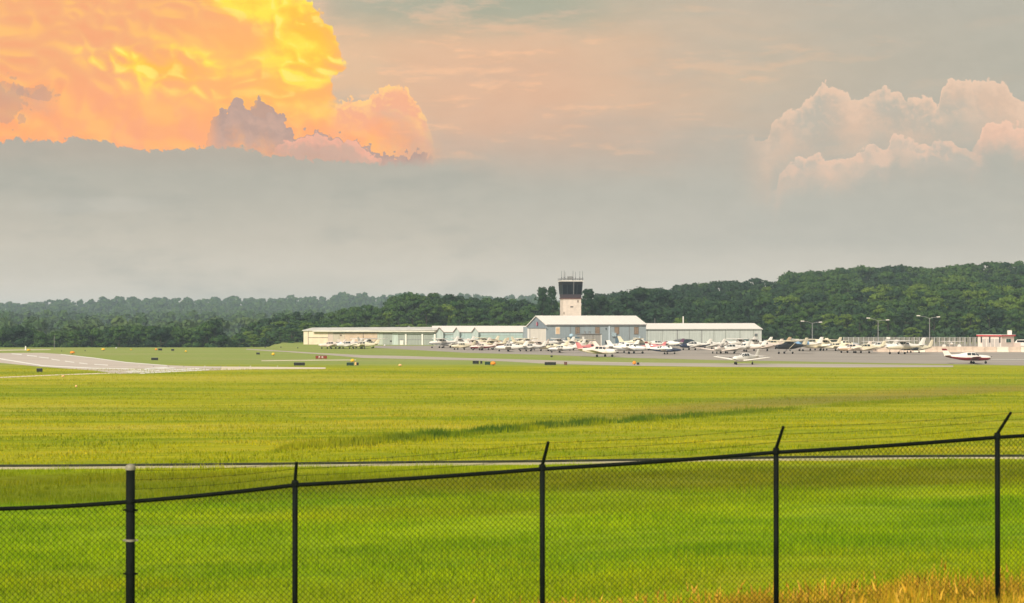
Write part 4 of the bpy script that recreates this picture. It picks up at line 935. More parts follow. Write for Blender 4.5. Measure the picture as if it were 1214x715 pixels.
# dark arched shelter before it
ars = thing('arched_shelter', 'dark blue-grey arched fabric shelter at the foot of the pale right hangar', 'shelter', (at(801, 528), 528, 0), math.radians(8))
pr = [(-.1, 0), (.2, .9), (1.2, 1.5), (2.8, 1.75), (4.2, 1.7), (5.2, 1.2), (5.5, 0)]
m_ = MB(); m_.prism(pr, 'y', 0, 6); m_.build('canopy', mat('dark_fabric', (.03, .045, .06), .8, .2, 1.5), ars)
for yy_ in (-.03, 2, 4, 6.03):
    m_ = MB(); m_.path([(x, yy_, z + .03) for x, z in pr], .05, 5); m_.build('hoop', M_STEEL, ars)

# teal hangar with gabled bays
th_ = Building('hangar_row', 'pale teal hangar row with three small pointed gables, left of the blue hangar', 'hangar', 513.5, 545, math.radians(3))
L = th_.x(628); gable_walls(th_, L, 12, 3.5, 5.0, 3.5, M_TEAL); gable_roof(th_, L, 12, 3.5, 5.0, 3.5, M_WHITER, .25)
for px0, pxa, px1 in ((517.5, 520.3, 525.4), (537.6, 541.0, 544.6), (559.2, 562.8, 567.0)):
    x0, xa, x1 = th_.x(px0), th_.x(pxa), th_.x(px1); m_ = MB(); m_.prism([(x0, 0), (x1, 0), (x1, 3.45), (xa, 4.55), (x0, 3.45)], 'y', -.9, 4.0); b_ = m_.build('gable_bay', M_TEALL, th_.root)
    m_ = MB(); m_.add([(x0 - .12, -1.05, 3.38), (xa, -1.05, 4.6), (x1 + .12, -1.05, 3.38), (x0 - .12, -1.05, 3.62), (xa, -1.05, 4.84), (x1 + .12, -1.05, 3.62), (x0 - .12, 5, 3.38), (xa, 5, 4.6), (x1 + .12, 5, 3.38), (x0 - .12, 5, 3.62), (xa, 5, 4.84), (x1 + .12, 5, 3.62)],
        [(0, 1, 4, 3), (1, 2, 5, 4), (3, 4, 10, 9), (4, 5, 11, 10), (0, 6, 7, 1), (1, 7, 8, 2), (0, 3, 9, 6), (2, 8, 11, 5)]); m_.build('bay_roof', M_WHITER, th_.root)
    m_ = MB(); m_.tube((x0 - .12, -1.1, 3.5), (xa, -1.1, 4.72), .09, n=4); m_.tube((xa, -1.1, 4.72), (x1 + .12, -1.1, 3.5), .09, n=4) if pxa < 530 else None; m_.build('rake_board', M_LINE, b_)
th_.panel('fascia', 514, 628, 393.0, 394.4, M_GREYD, .1)
th_.panel('door_header', 526, 537, 396.6, 397.2, M_LINE, .04); th_.panel('door_header', 568, 620, 397.6, 398.2, M_GREYD, .04)
for a, b in ((526.2, 536.8), (545.4, 558.6), (568.4, 585), (585.8, 602), (602.8, 619)): th_.panel('hangar_door', a, b, 398.0, 408.6, MATS['pale_teal_siding'] if a < 560 else ribbed('pale_teal_door%d' % int(a), (.42, .54, .47), .5, .08), .06)
th_.panel('dark_base', 582, 627, 403.8, 409.2, mat('dark_teal_strip', (.07, .12, .13), .7, .15, 1), .12)  # dark teal strip along the foot of the wall
m_ = MB(); x = th_.x(624); m_.box((x, -.9, 2.45), (1.75, 1.6, 4.9)); m_.build('end_block', M_BLUEW, th_.root)
# beige hangar at the left
be = Building('t_hangar', 'long low beige and grey-green hangar with open bays at its right end', 'hangar', 360, 556, math.atan2(-11, 36.5))
L = be.x(516.5); e = .25
gable_walls(be, L, 14, 3.75, 4.35, 3.7, M_GREYG, e); gable_roof(be, L, 14, 3.80, 4.45, 3.7, mat('weathered_white_roof', (.62, .60, .54), .5, .12, .4), .35, .18, z_end=e)
be.panel('end_wall', 360, 365.3, 392.2, 409.2, M_CREAM, .05)
be.panel('front_panel', 365.9, 389, 392.6, 409.0, M_CREAM, .07); be.panel('panel_seam', 365.9, 389, 400.0, 400.7, M_LINE, .09); be.panel('panel_seam', 365.3, 365.9, 392.6, 408.6, M_LINE, .09)
be.panel('front_panel', 389.2, 395, 392.6, 409, M_PINKB, .06); be.panel('hangar_door', 395.3, 402.4, 395.4, 409, M_GTAN, .05); be.panel('door_header', 395.3, 407, 394.5, 395.3, M_LINE, .07)
be.panel('front_panel', 402.6, 408.6, 395.4, 409, mat('tan_wall', (.60, .50, .38), .6, .08, .6), .05); be.panel('wall_lamp', 403.4, 405.2, 396.6, 398.2, M_LINE, .16)
be.panel('hangar_door', 408.8, 430.4, 394.9, 409, M_BEIGE, .06); be.panel('door_header', 409, 449, 394.0, 394.8, M_LINE, .08); be.panel('panel_seam', 430.5, 431.1, 394.9, 404, M_LINE, .09)
be.panel('hangar_door', 431.2, 447.4, 394.9, 409.1, M_BEIGE, .06); be.panel('panel_seam', 431.2, 447.4, 400.9, 401.6, M_LINE, .09)
be.panel('front_panel', 447.6, 453.6, 394.9, 409, MATS['grey_green_siding'], .05)
be.panel('hangar_door', 454.2, 464.8, 396.4, 409, M_GREYD, .06); be.panel('door_header', 453.8, 465.2, 395.6, 396.3, M_LINE, .08); be.panel('wall_vent', 462.6, 464.6, 403.7, 405.3, M_DARK, .12)
be.panel('front_panel', 465.2, 472, 394.9, 409, M_TEALL, .05)
for a, b in ((472.4, 480.4), (482.6, 500.0), (502.2, 515.4)):
    be.panel('hangar_door', a, b, 396.4, 409, M_GREYD, .04); be.panel('panel_seam', a, b, 402.2, 403.0, M_STEEL, .07)
for px in (481.5, 501.1, 515.9): be.panel('white_post', px - .95, px + .95, 395.8, 410.0, M_WHITE, .30)
be.panel('canopy_fascia', 372, 516.5, 392.0, 393.6, mat('pale_fascia', (.68, .64, .54), .5, .08, 1), .9); be.panel('canopy_underside', 466, 515, 393.8, 395.4, M_GREYD, .5)
be.panel('doorway', 474.6, 478.6, 403.6, 409.8, M_WHITE, .25)
for px in (474.5, 504): m_ = MB(); x = be.x(px); m_.box((x, 7, 4.75 + e * .7), (.5, .5, .35)); m_.build('roof_vent', M_STEEL, be.root)

# small red-trimmed building
gx_, gd_ = 1187, 490; a_ = math.radians(50)
gb = thing('gate_house', 'small white flat-roofed building with red roof trim at the far right edge', 'building', (at(gx_, gd_), gd_, 0), 0)
c0 = Vector((0, 0)); uL = Vector((-math.cos(a_), math.sin(a_))) * 6.9; uR = Vector((math.sin(a_), math.cos(a_))) * 5.1
def quadbox(mb, p, q, r, s_, z0, z1):
    v = [(*p, z0), (*q, z0), (*r, z0), (*s_, z0), (*p, z1), (*q, z1), (*r, z1), (*s_, z1)]
    mb.add(v, [(0, 3, 2, 1), (4, 5, 6, 7), (0, 1, 5, 4), (1, 2, 6, 5), (2, 3, 7, 6), (3, 0, 4, 7)]); return mb
quadbox(MB(), c0, uR, uR + uL, uL, 0, 2.85).build('wall', mat('pinkish_white_wall', (.76, .66, .58), .6, .08, 1), gb)
o_ = (uL.normalized() + uR.normalized()) * .28
quadbox(MB(), c0 - o_, uR - o_ + uR.normalized() * .56, uR + uL + o_, uL - o_ + uL.normalized() * .56, 2.85, 3.15).build('roof_trim', M_RED, gb)
quadbox(MB(), c0 - o_ * .9, uR - o_ * .9 + uR.normalized() * .5, uR + uL + o_ * .9, uL - o_ * .9 + uL.normalized() * .5, 3.15, 3.24).build('roof', M_WHITE, gb)
nR = Vector((uR.y, -uR.x)).normalized(); nL = Vector((-uL.y, uL.x)).normalized()
def on_face(face, nrm, f0, f1, z0, z1, name, m0, proud=.07, parent=gb):
    p, q = face * f0, face * f1; return quadbox(MB(), p + nrm * proud, q + nrm * proud, q - nrm * .02, p - nrm * .02, z0, z1).build(name, m0, parent)
wf = on_face(uR, nR, .34, .76, 1.3, 2.3, 'window', M_WHITE); on_face(uR, nR, .37, .545, 1.38, 2.22, 'pane', mat('green_glass', (.03, .10, .08), .2, .1, 2), .09, wf); on_face(uR, nR, .56, .73, 1.38, 2.22, 'pane', MATS['green_glass'], .09, wf)
for f0, f1 in ((.06, .26), (.30, .44), (.47, .60), (.66, .80)):
    on_face(uL, nL if nL.y < 0 else -nL, f0, f1, .05, 2.2, 'door', mat('grey_white_door', (.50, .46, .42), .5, .1, 1.5), .06)
for f in (.03, .46, .82): on_face(uL, nL if nL.y < 0 else -nL, f, f + .05, 1.3, 2.7, 'dark_shutter', M_DARK, .12)
m_ = MB(); cc = uR * .93 + uL * .12; m_.box((cc.x - .2, cc.y, 3.75), (.95, .8, 1.1)); m_.build('chimney', M_WHITE, gb)
m_ = MB(); m_.box((uR.x + .6, uR.y, .62), (1.7, 1.2, 1.25)); b_ = m_.build('porch_wall', M_PINKB, gb)

# ------------------------------------------------------------------ parked vehicle by the right edge
def van(px, dist, rz, label):
    v = thing('van', label, 'van', (at(px, dist), dist, 0), rz)
    m_ = MB(); m_.prism([(-2.4, .4), (2.4, .4), (2.45, 1.0), (2.2, 1.15), (1.5, 1.95), (-2.3, 2.0), (-2.45, 1.2)], 'y', -.92, .92); m_.build('body', M_WHITE, v)
    for y in (-.93, .93):
        m_ = MB(); m_.box((.2, y, 1.55), (2.6, .03, .5)); m_.build('side_window', M_GLASS, v)
    m_ = MB(); m_.add([(2.20, -.8, 1.2), (2.20, .8, 1.2), (1.58, .75, 1.9), (1.58, -.75, 1.9)], [(0, 1, 2, 3)]); m_.build('windscreen', M_GLASS, v)
    for x in (-1.5, 1.5):
        for y in (-.85, .85):
            m_ = MB(); m_.lathe([(0, -.1), (.3, -.1), (.34, -.06), (.34, .06), (.3, .1), (0, .1)], (x, y, .34), 14, 'y'); m_.build('wheel', M_DARK, v)
    return v
van(1214, 500, math.radians(150), 'white van with dark windows parked at the far right edge behind the small building')

# ------------------------------------------------------------------ lamp posts, fences, barriers on the far side
def lamp_post(px, dist, top, l, r, label):
    ztop = zat(top, dist); t = thing('street_lamp', label, 'street lamp', (at(px, dist), dist, 0), 0, 'double-arm lamp posts by the apron')
    m_ = MB(); m_.tube((0, 0, 0), (0, 0, ztop), .13, .08, 8); m_.lathe([(.22, 0), (.22, .3), (.14, .4)], (0, 0, 0), 8); m_.build('pole', M_STEEL, t)
    for (ax_, ay) in (l, r):
        x = (ax_ - px) / F * dist; z = zat(ay, dist); m_ = MB(); m_.path([(0, 0, ztop - .15), (x * .35, 0, ztop + (z - ztop) * .55), (x * .85, 0, z)], .05, 5); arm = m_.build('arm', M_STEEL, t)
        m_ = MB(); sgn = 1 if x > 0 else -1; m_.prism([(x * .8, z - .05), (x * .8 + sgn * .9, z - .02), (x * .8 + sgn * .8, z + .18), (x * .8, z + .14)], 'y', -.18, .18); m_.build('lamp_head', M_WHITE, arm)
lamp_post(963, 505, 382.8, (951, 381.0), (972.5, 382.2), 'double-arm lamp post nearest the pale hangar, leftmost of three')
lamp_post(1041, 505, 380.0, (1029, 377.4), (1052.5, 379.6), 'double-arm lamp post in front of the bright light green tree')
lamp_post(1102, 505, 377.0, (1088, 374.6), (1112.5, 376.0), 'tallest double-arm lamp post, above the right half of the slatted fence')

def far_fence(label, px0, px1, dist, top, pitch_px, post_m, fab_m, slat=False):
    t = thing('perimeter_fence', label, 'fence', (at(px0, dist), dist, 0), 0); x0 = at(px0, dist); H = zat(top, dist); n = int((px1 - px0) / pitch_px)
    for i in range(n + 1):
        x = at(px0 + i * pitch_px, dist) - x0; m_ = MB(); m_.tube((x, 0, 0), (x, 0, H + .05), .075 if slat else .04, n=6); m_.build('post', post_m, t)
    m_ = MB(); m_.tube((0, 0, H), (at(px1, dist) - x0, 0, H), .035, n=5); m_.build('top_rail', post_m, t)
    Lf = at(px1, dist) - x0
    m_ = MB()
    if slat:
        for i in range(n):
            a, b = i * Lf / n + .09, (i + 1) * Lf / n - .09; k = 5
            for j in range(k): s0 = a + (b - a) * j / k; m_.box((s0 + (b - a) / k / 2, .05, H / 2), ((b - a) / k * .93, .02, H - .15))
    else:
        p = .16; k = int((Lf + H) / p)
        for d_ in (1, -1):
            for i in range(k):
                c = i * p - H; t0, t1 = max(0, -c), min(H, Lf - c)
                if t1 - t0 < .05: continue
                xa, xb = (c + t0, c + t1) if d_ == 1 else (Lf - c - t0, Lf - c - t1); m_.tube((xa, .03 * d_, t0), (xb, .03 * d_, t1), .008, n=3, caps=False)
    o = m_.build('slat_fabric' if slat else 'wire_mesh', fab_m, t); o['kind'] = 'stuff'
M_FPOST = mat('pale_fence_post', (.55, .56, .54), .5, .1, 2); M_SLAT = mat('grey_brown_slats', (.24, .23, .19), .8, .15, .7)
far_fence('tall slatted fence with pale posts behind the parked planes at the right', 1000, 1164, 520, 400.0, 6.0, M_FPOST, M_SLAT, True)
far_fence('thin wire fence before the dark trees right of the pale hangar', 905, 1000, 528, 402.6, 12, mat('dull_post', (.12, .14, .13), .6, .1, 2), mat('dull_wire', (.16, .18, .17), .6, .1, 2))
M_JER = mat('barrier_concrete', (.66, .52, .40), .8, .12, .8, bump=.3); M_JERL = mat('barrier_pale', (.78, .70, .56), .8, .08, .8)
bar = thing('concrete_barrier_wall', 'long low tan concrete barrier in front of the slatted fence and small building', 'barrier', (at(1040, 432), 432, 0), 0)
for i in range(15):
    x = i * 2.55; pale = i in (10, 12, 3)
    m_ = MB(); m_.prism([(-.4, 0), (.4, 0), (.4, .12), (.2, .4), (.12, 1.15), (-.12, 1.15), (-.2, .4), (-.4, .12)], 'x', x, x + 2.49); o = m_.build('barrier_block', M_JERL if pale else M_JER, bar)
    if pale: o['label'] = 'paler cream barrier block'
# gravel strip behind the barrier
sheet('gravel_strip', [(1035, 410.6, 417.0), (1214, 410.6, 417.2), (1400, 410.6, 417.2)], asphalt('pink_gravel', (.50, .38, .29, 1), (.58, .46, .36, 1), .3), .016)
# white boulders / blocks on the strip
for px, py, label in ((1119, 411.4, 'white block on the strip left of the head-on plane by the slatted fence'), (1137, 411.4, 'white block on the strip right of the head-on plane by the slatted fence')):
    p = G(px, py); t = MB(); t.prism([(-.45, 0), (.45, 0), (.4, .5), (.1, .65), (-.3, .6)], 'y', -.3, .3); o = t.build('stone_block', M_WHITE); o.location = p; tag(o, label, 'block')

# sign post and small posts
def marker_post(px, py0, py1, r, label, m0=M_WHITE, name='marker_post', cat='post'):
    p = G(px, py1); h = (py1 - py0) / F * p.y; m_ = MB(); m_.tube((0, 0, 0), (0, 0, h), r, n=8); m_.lathe([(r * 1.6, 0), (r * 1.6, .06), (r, .1)], (0, 0, 0), 8); o = m_.build(name, m0); o.location = p; tag(o, label, cat); return o
marker_post(30.5, 410.4, 415.2, .16, 'short white post before the tree line at the far left')
marker_post(64.5, 398, 414.8, .05, 'thin tall pale mast before the tree line at the far left', M_STEEL, 'mast', 'mast')
sgp = thing('notice_sign', 'small white notice board on a post in front of the slatted fence', 'sign', (at(1053, 515), 515, 0))
m_ = MB(); m_.tube((0, 0, 0), (0, 0, 2.3), .05, n=6); m_.build('post', M_STEEL, sgp); m_ = MB(); m_.box((0, -.06, 2.2), (.95, .05, .5)); m_.build('board', M_WHITE, sgp)

# ------------------------------------------------------------------ airfield signs and lights
M_SBLACK = mat('sign_black', (.018, .020, .018), .5, .15, 3); M_SGREEN = mat('sign_dark_green', (.015, .05, .03), .5, .15, 3)
M_YEL = mat('sign_yellow', (.85, .50, .02), .5, .08, 3); M_ORG = mat('sign_orange', (.85, .28, .02), .5, .08, 3); M_SRED = mat('sign_red', (.25, .035, .015), .5, .12, 3); M_PEACH = mat('faded_orange', (.85, .50, .22), .5, .08, 3)
def field_sign(px, py0, py1, w, m0, label, rz=0, marks=None, cat='sign'):
    p = G(px, py1); s = p.y / F; w_, h = w * s, (py1 - py0) * s; t = thing('airfield_sign', label, cat, p, rz)
    n = 2 if w_ < 1.4 else 3; lg = min(.14, h * .2)
    for i in range(n):
        m_ = MB(); m_.tube(((i / (n - 1) - .5) * w_ * .8, 0, 0), ((i / (n - 1) - .5) * w_ * .8, 0, lg + .02), .03, n=5); m_.build('leg', M_STEEL, t)
    m_ = MB(); m_.box((0, 0, lg + (h - lg) / 2), (w_, .2, h - lg)); b = m_.build('box', m0, t)
    m_ = MB(); m_.box((0, 0, h + .012), (w_ + .05, .26, .03)); m_.build('cap_rail', M_STEEL, t)
    k = max(1, round(w_ / .8))
    for i in range(k):
        m_ = MB(); m_.box(((i + .5) / k * w_ - w_ / 2, -.115, lg + (h - lg) / 2), (w_ / k * .92, .03, (h - lg) * .84)); f = m_.build('face', m0, t)
    if marks:
        for (x, ww, shape) in marks:
            m_ = MB()
            hh = (h - lg) * .6; zc = lg + (h - lg) / 2; x *= w_; ww *= w_
            for (bx, bz, bw__, bh_) in shape: m_.box((x + bx * ww, -.14, zc + bz * hh), (bw__ * ww, .02, bh_ * hh))
            m_.build('marking', M_WHITE, t)
    return t
def light_marker(px, py0, py1, w, m0, label, dome=True):
    p = G(px, py1); s = p.y / F; w_, h = w * s, (py1 - py0) * s; t = thing('airfield_marker', label, 'marker', p)
    m_ = MB(); m_.tube((0, 0, 0), (0, 0, h * .3), w_ * .12, n=6); m_.build('stem', M_STEEL, t)
    m_ = MB(); m_.lathe([(0, h * .25), (w_ * .45, h * .3), (w_ * .5, h * .5), (w_ * .42, h * .8), (w_ * .2, h), (0, h)], (0, 0, 0), 12); m_.build('head', m0, t, smooth=True)
field_sign(47, 436.8, 441.8, 6.8, M_SBLACK, 'square black sign in the grass before the runway at the left')
field_sign(183.5, 424.2, 427.6, 8, M_SBLACK, 'wide black sign just beyond the runway bend')
field_sign(190, 413.2, 416.0, 4.4, M_SBLACK, 'small dark sign beside an orange marker near the tree line')
field_sign(204.8, 413.8, 416.4, 3.2, M_SBLACK, 'tiny dark sign right of the one with the orange marker near the tree line')
field_sign(355, 429.8, 434.2, 13, M_SBLACK, 'long black sign at the end of the pale runway shoulder')
field_sign(306, 418, 420.8, 4, M_SBLACK, 'small dark sign left of a yellow marker beyond the grass')
field_sign(415.2, 429.8, 434.2, 8.4, M_SGREEN, 'dark green sign below the yellow marker near the taxiway junction')
field_sign(421.6, 429.2, 434.0, 1.8, M_PEACH, 'narrow peach panel between the dark green sign and a narrow black one')
field_sign(424, 429.8, 433.8, 2.4, M_SBLACK, 'narrow black sign right of the peach panel')
field_sign(564, 427.8, 432.2, 7.2, M_SBLACK, 'black sign left of the pair with the orange marker, below the teal hangar')
field_sign(570.6, 428.0, 432.0, 2.4, M_SBLACK, 'narrow black sign squeezed between two wider ones below the teal hangar')
field_sign(578, 428.8, 433.4, 6.4, M_SGREEN, 'dark sign directly left of the bright orange marker below the teal hangar')
field_sign(652.4, 429.4, 433.6, 13.4, M_SBLACK, 'long black sign on the taxiway edge below the blue hangar door')
field_sign(670.6, 429.2, 433.4, 3.6, mat('sign_rust', (.16, .07, .06), .6, .2, 3), 'small rusty-brown sign right of the long black one below the blue hangar')
field_sign(756.4, 429.8, 433.0, 3, M_SBLACK, 'small black sign touching the orange marker below the right end of the blue hangar')
dg1 = [(-.2, 0, .22, 1), (.15, .4, .5, .2), (.3, 0, .2, .6)]; dg2 = [(-.3, .0, .25, .9), (.0, .35, .6, .25), (.3, 0, .25, .9), (0, -.35, .6, .25)]
field_sign(381, 421.6, 426.2, 13.4, M_SRED, 'long red sign with two white characters before the beige hangar', marks=[(-.18, .16, dg1), (.10, .16, dg2)])
for a in [(34, 414.0, 416.6, 4.8, M_YEL, 'yellow marker beside the short white post at the far left'), (86, 416.4, 420.0, 6, M_ORG, 'largest orange marker just beyond the runway at the left'),
          (122.6, 413.0, 415.8, 5, M_YEL, 'yellow-orange marker before the tree line, right of the largest orange one'), (155.5, 413.8, 415.6, 2, M_YEL, 'tiny yellow marker far off before the tree line'),
          (185.2, 413.2, 415.6, 3, M_ORG, 'small orange marker touching a small dark sign near the tree line'), (220.4, 415.4, 418.0, 2.4, M_YEL, 'small yellow marker in the grass beyond the runway bend'),
          (324, 418.2, 422.0, 4, M_YEL, 'yellow marker right of a small dark sign beyond the grass'), (418, 425.6, 430.0, 5.0, M_YEL, 'bright yellow marker above the dark green sign'),
          (474.4, 438.0 - 6.4, 434.6, 4.4, M_PEACH, 'pale orange marker alone in the grass below the beige hangar'), (75, 445.0, 447.2, 4.2, M_PEACH, 'pale yellow marker in the grass in front of the runway'),
          (90.5, 456.6, 459.6, 3, M_PEACH, 'pale marker nearest the camera in the left of the field'), (584.6, 428.6, 433.6, 6.6, M_ORG, 'bright orange marker joined to a dark sign below the teal hangar'),
          (752, 428.0, 433.0, 4.6, M_ORG, 'orange marker on the taxiway edge below the right end of the blue hangar'), (654, 421.4, 423.8, 3.2, M_SBLACK, 'small dark marker on the grass strip below the blue hangar door'),
          (333, 411.0, 412.4, 1.6, M_SBLACK, 'tiny dark marker left of the beige hangar'), (314.5, 410.0, 412.6, 2.2, M_SBLACK, 'dark stubby marker at the tree line left of the beige hangar'),
          (353, 411.8, 413.2, 1.5, M_SBLACK, 'tiny dark marker on the grass in front of the beige hangar'), (456, 408.4, 410.6, 2, M_WHITE, 'small white marker at the foot of the beige hangar'),
          (138, 411.9, 413.4, 2.2, M_WHITE, 'small white marker before the tree line at the left'), (73, 415.6, 416.8, 1.2, M_SBLACK, 'tiny black marker between two yellow ones at the left'), (101, 415.2, 416.6, 1.3, M_SBLACK, 'tiny black marker right of the largest orange one')]:
    light_marker(*a)
for px in (165, 182, 200, 218, 243, 262, 268, 284, 297, 318, 329):
    light_marker(px, 433.6, 434.9, 1.1, M_WHITE if px % 2 else M_STEEL, 'small edge light along the pale runway shoulder')
for o in D.objects:
    if o.get('label') == 'small edge light along the pale runway shoulder': o['group'] = 'edge lights along the runway shoulder'

# ------------------------------------------------------------------ aircraft
M_TYRE = mat('tyre', (.012, .012, .012), .8, .1, 5); M_PGLASS = mat('aircraft_glass', (.02, .03, .035), .15, .1, 2, spec=.6)
PM = {'white': mat('aircraft_white', (.82, .78, .70), .35, .04, 1.5, spec=.5), 'cream': mat('aircraft_cream', (.80, .72, .52), .4, .05, 1.5, spec=.5), 'pink': mat('aircraft_warm_white', (.82, .70, .60), .4, .05, 1.5, spec=.5),
      'navy': mat('aircraft_navy', (.015, .025, .06), .35, .1, 1.5, spec=.5), 'black': mat('aircraft_black', (.015, .018, .022), .35, .1, 1.5, spec=.5), 'red': mat('aircraft_red', (.42, .02, .03), .35, .1, 1.5, spec=.5),
      'maroon': mat('aircraft_maroon', (.20, .015, .02), .35, .1, 1.5, spec=.5), 'purple': mat('aircraft_purple', (.13, .05, .10), .4, .1, 1.5), 'blue': mat('cover_blue', (.22, .40, .60), .7, .1, 2),
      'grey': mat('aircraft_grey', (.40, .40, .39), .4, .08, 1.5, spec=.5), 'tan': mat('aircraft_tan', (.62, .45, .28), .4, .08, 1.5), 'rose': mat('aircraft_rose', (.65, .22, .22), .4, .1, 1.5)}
def sec_interp(S, x):
    S2 = sorted(S, key=lambda q: q[0]); xs = [q[0] for q in S2]; return [float(np.interp(x, xs, [q[i] for q in S2])) for i in range(1, 5)]
def surf(S, x, th, k=1.0):
    zc, hw, ht, hb = sec_interp(S, x); c, s_ = math.cos(th), math.sin(th); p = .80
    return (x, hw * k * math.copysign(abs(c) ** p, c), zc + (ht if s_ > 0 else hb) * k * math.copysign(abs(s_) ** p, s_))
FUS = {'low': [(2.95, 0.96, .14, .14, .14), (2.8, 0.96, .34, .30, .30), (2.4, 0.97, .48, .38, .42), (1.5, 0.99, .55, .42, .50), (1.15, 0.99, .57, .46, .52), (.75, 0.99, .57, .74, .52), (.35, 0.99, .57, .84, .50), (-.5, 0.99, .57, .86, .50), (-1.2, 0.99, .52, .80, .48), (-2.0, 1.04, .40, .52, .42), (-3.2, 1.14, .22, .32, .28), (-4.2, 1.24, .06, .20, .14)],
       'high': [(2.85, 1.35, .14, .14, .14), (2.7, 1.35, .36, .32, .34), (2.2, 1.35, .48, .38, .46), (1.4, 1.38, .54, .42, .52), (1.0, 1.4, .56, .52, .54), (.45, 1.4, .56, .88, .55), (-.9, 1.4, .54, .88, .55), (-1.4, 1.4, .48, .72, .50), (-2.2, 1.45, .34, .42, .42), (-3.4, 1.5, .20, .26, .26), (-4.6, 1.58, .06, .16, .12)],
       'twin': [(3.9, 0.99, .06, .06, .06), (3.6, 1.01, .24, .2, .22), (2.8, 1.04, .42, .34, .4), (1.7, 1.09, .58, .44, .52), (1.2, 1.09, .60, .8, .55), (.6, 1.09, .62, .95, .55), (-1.0, 1.09, .60, .95, .55), (-2.0, 1.12, .50, .72, .48), (-3.2, 1.2, .32, .44, .36), (-4.6, 1.32, .10, .26, .18)]}
PCACHE = {}
def wing_mesh(name, pts, mats):
    """pts: list of (x_le, y, z, chord, thick) root to tip for one side, mirrored"""
    prof = [(0, 0), (.1, .45), (.35, .55), (.7, .3), (1, 0), (.6, -.28), (.2, -.42)]
    full = [(p[0], -p[1], *p[2:]) for p in reversed(pts)] + (list(pts) if pts[0][1] > 0 else list(pts[1:]))
    mb = MB(); vs = []; n = len(prof)
    for (xl, y, z, c, t) in full: vs += [(xl - u * c, y, z + v * t) for u, v in prof]
    fs = [(i * n + k, i * n + (k + 1) % n, (i + 1) * n + (k + 1) % n, (i + 1) * n + k) for i in range(len(full) - 1) for k in range(n)]
    fs += [tuple(range(n)), tuple(reversed(range((len(full) - 1) * n, len(full) * n)))]; mb.add(vs, fs); return mb.mesh(name, mats, True)
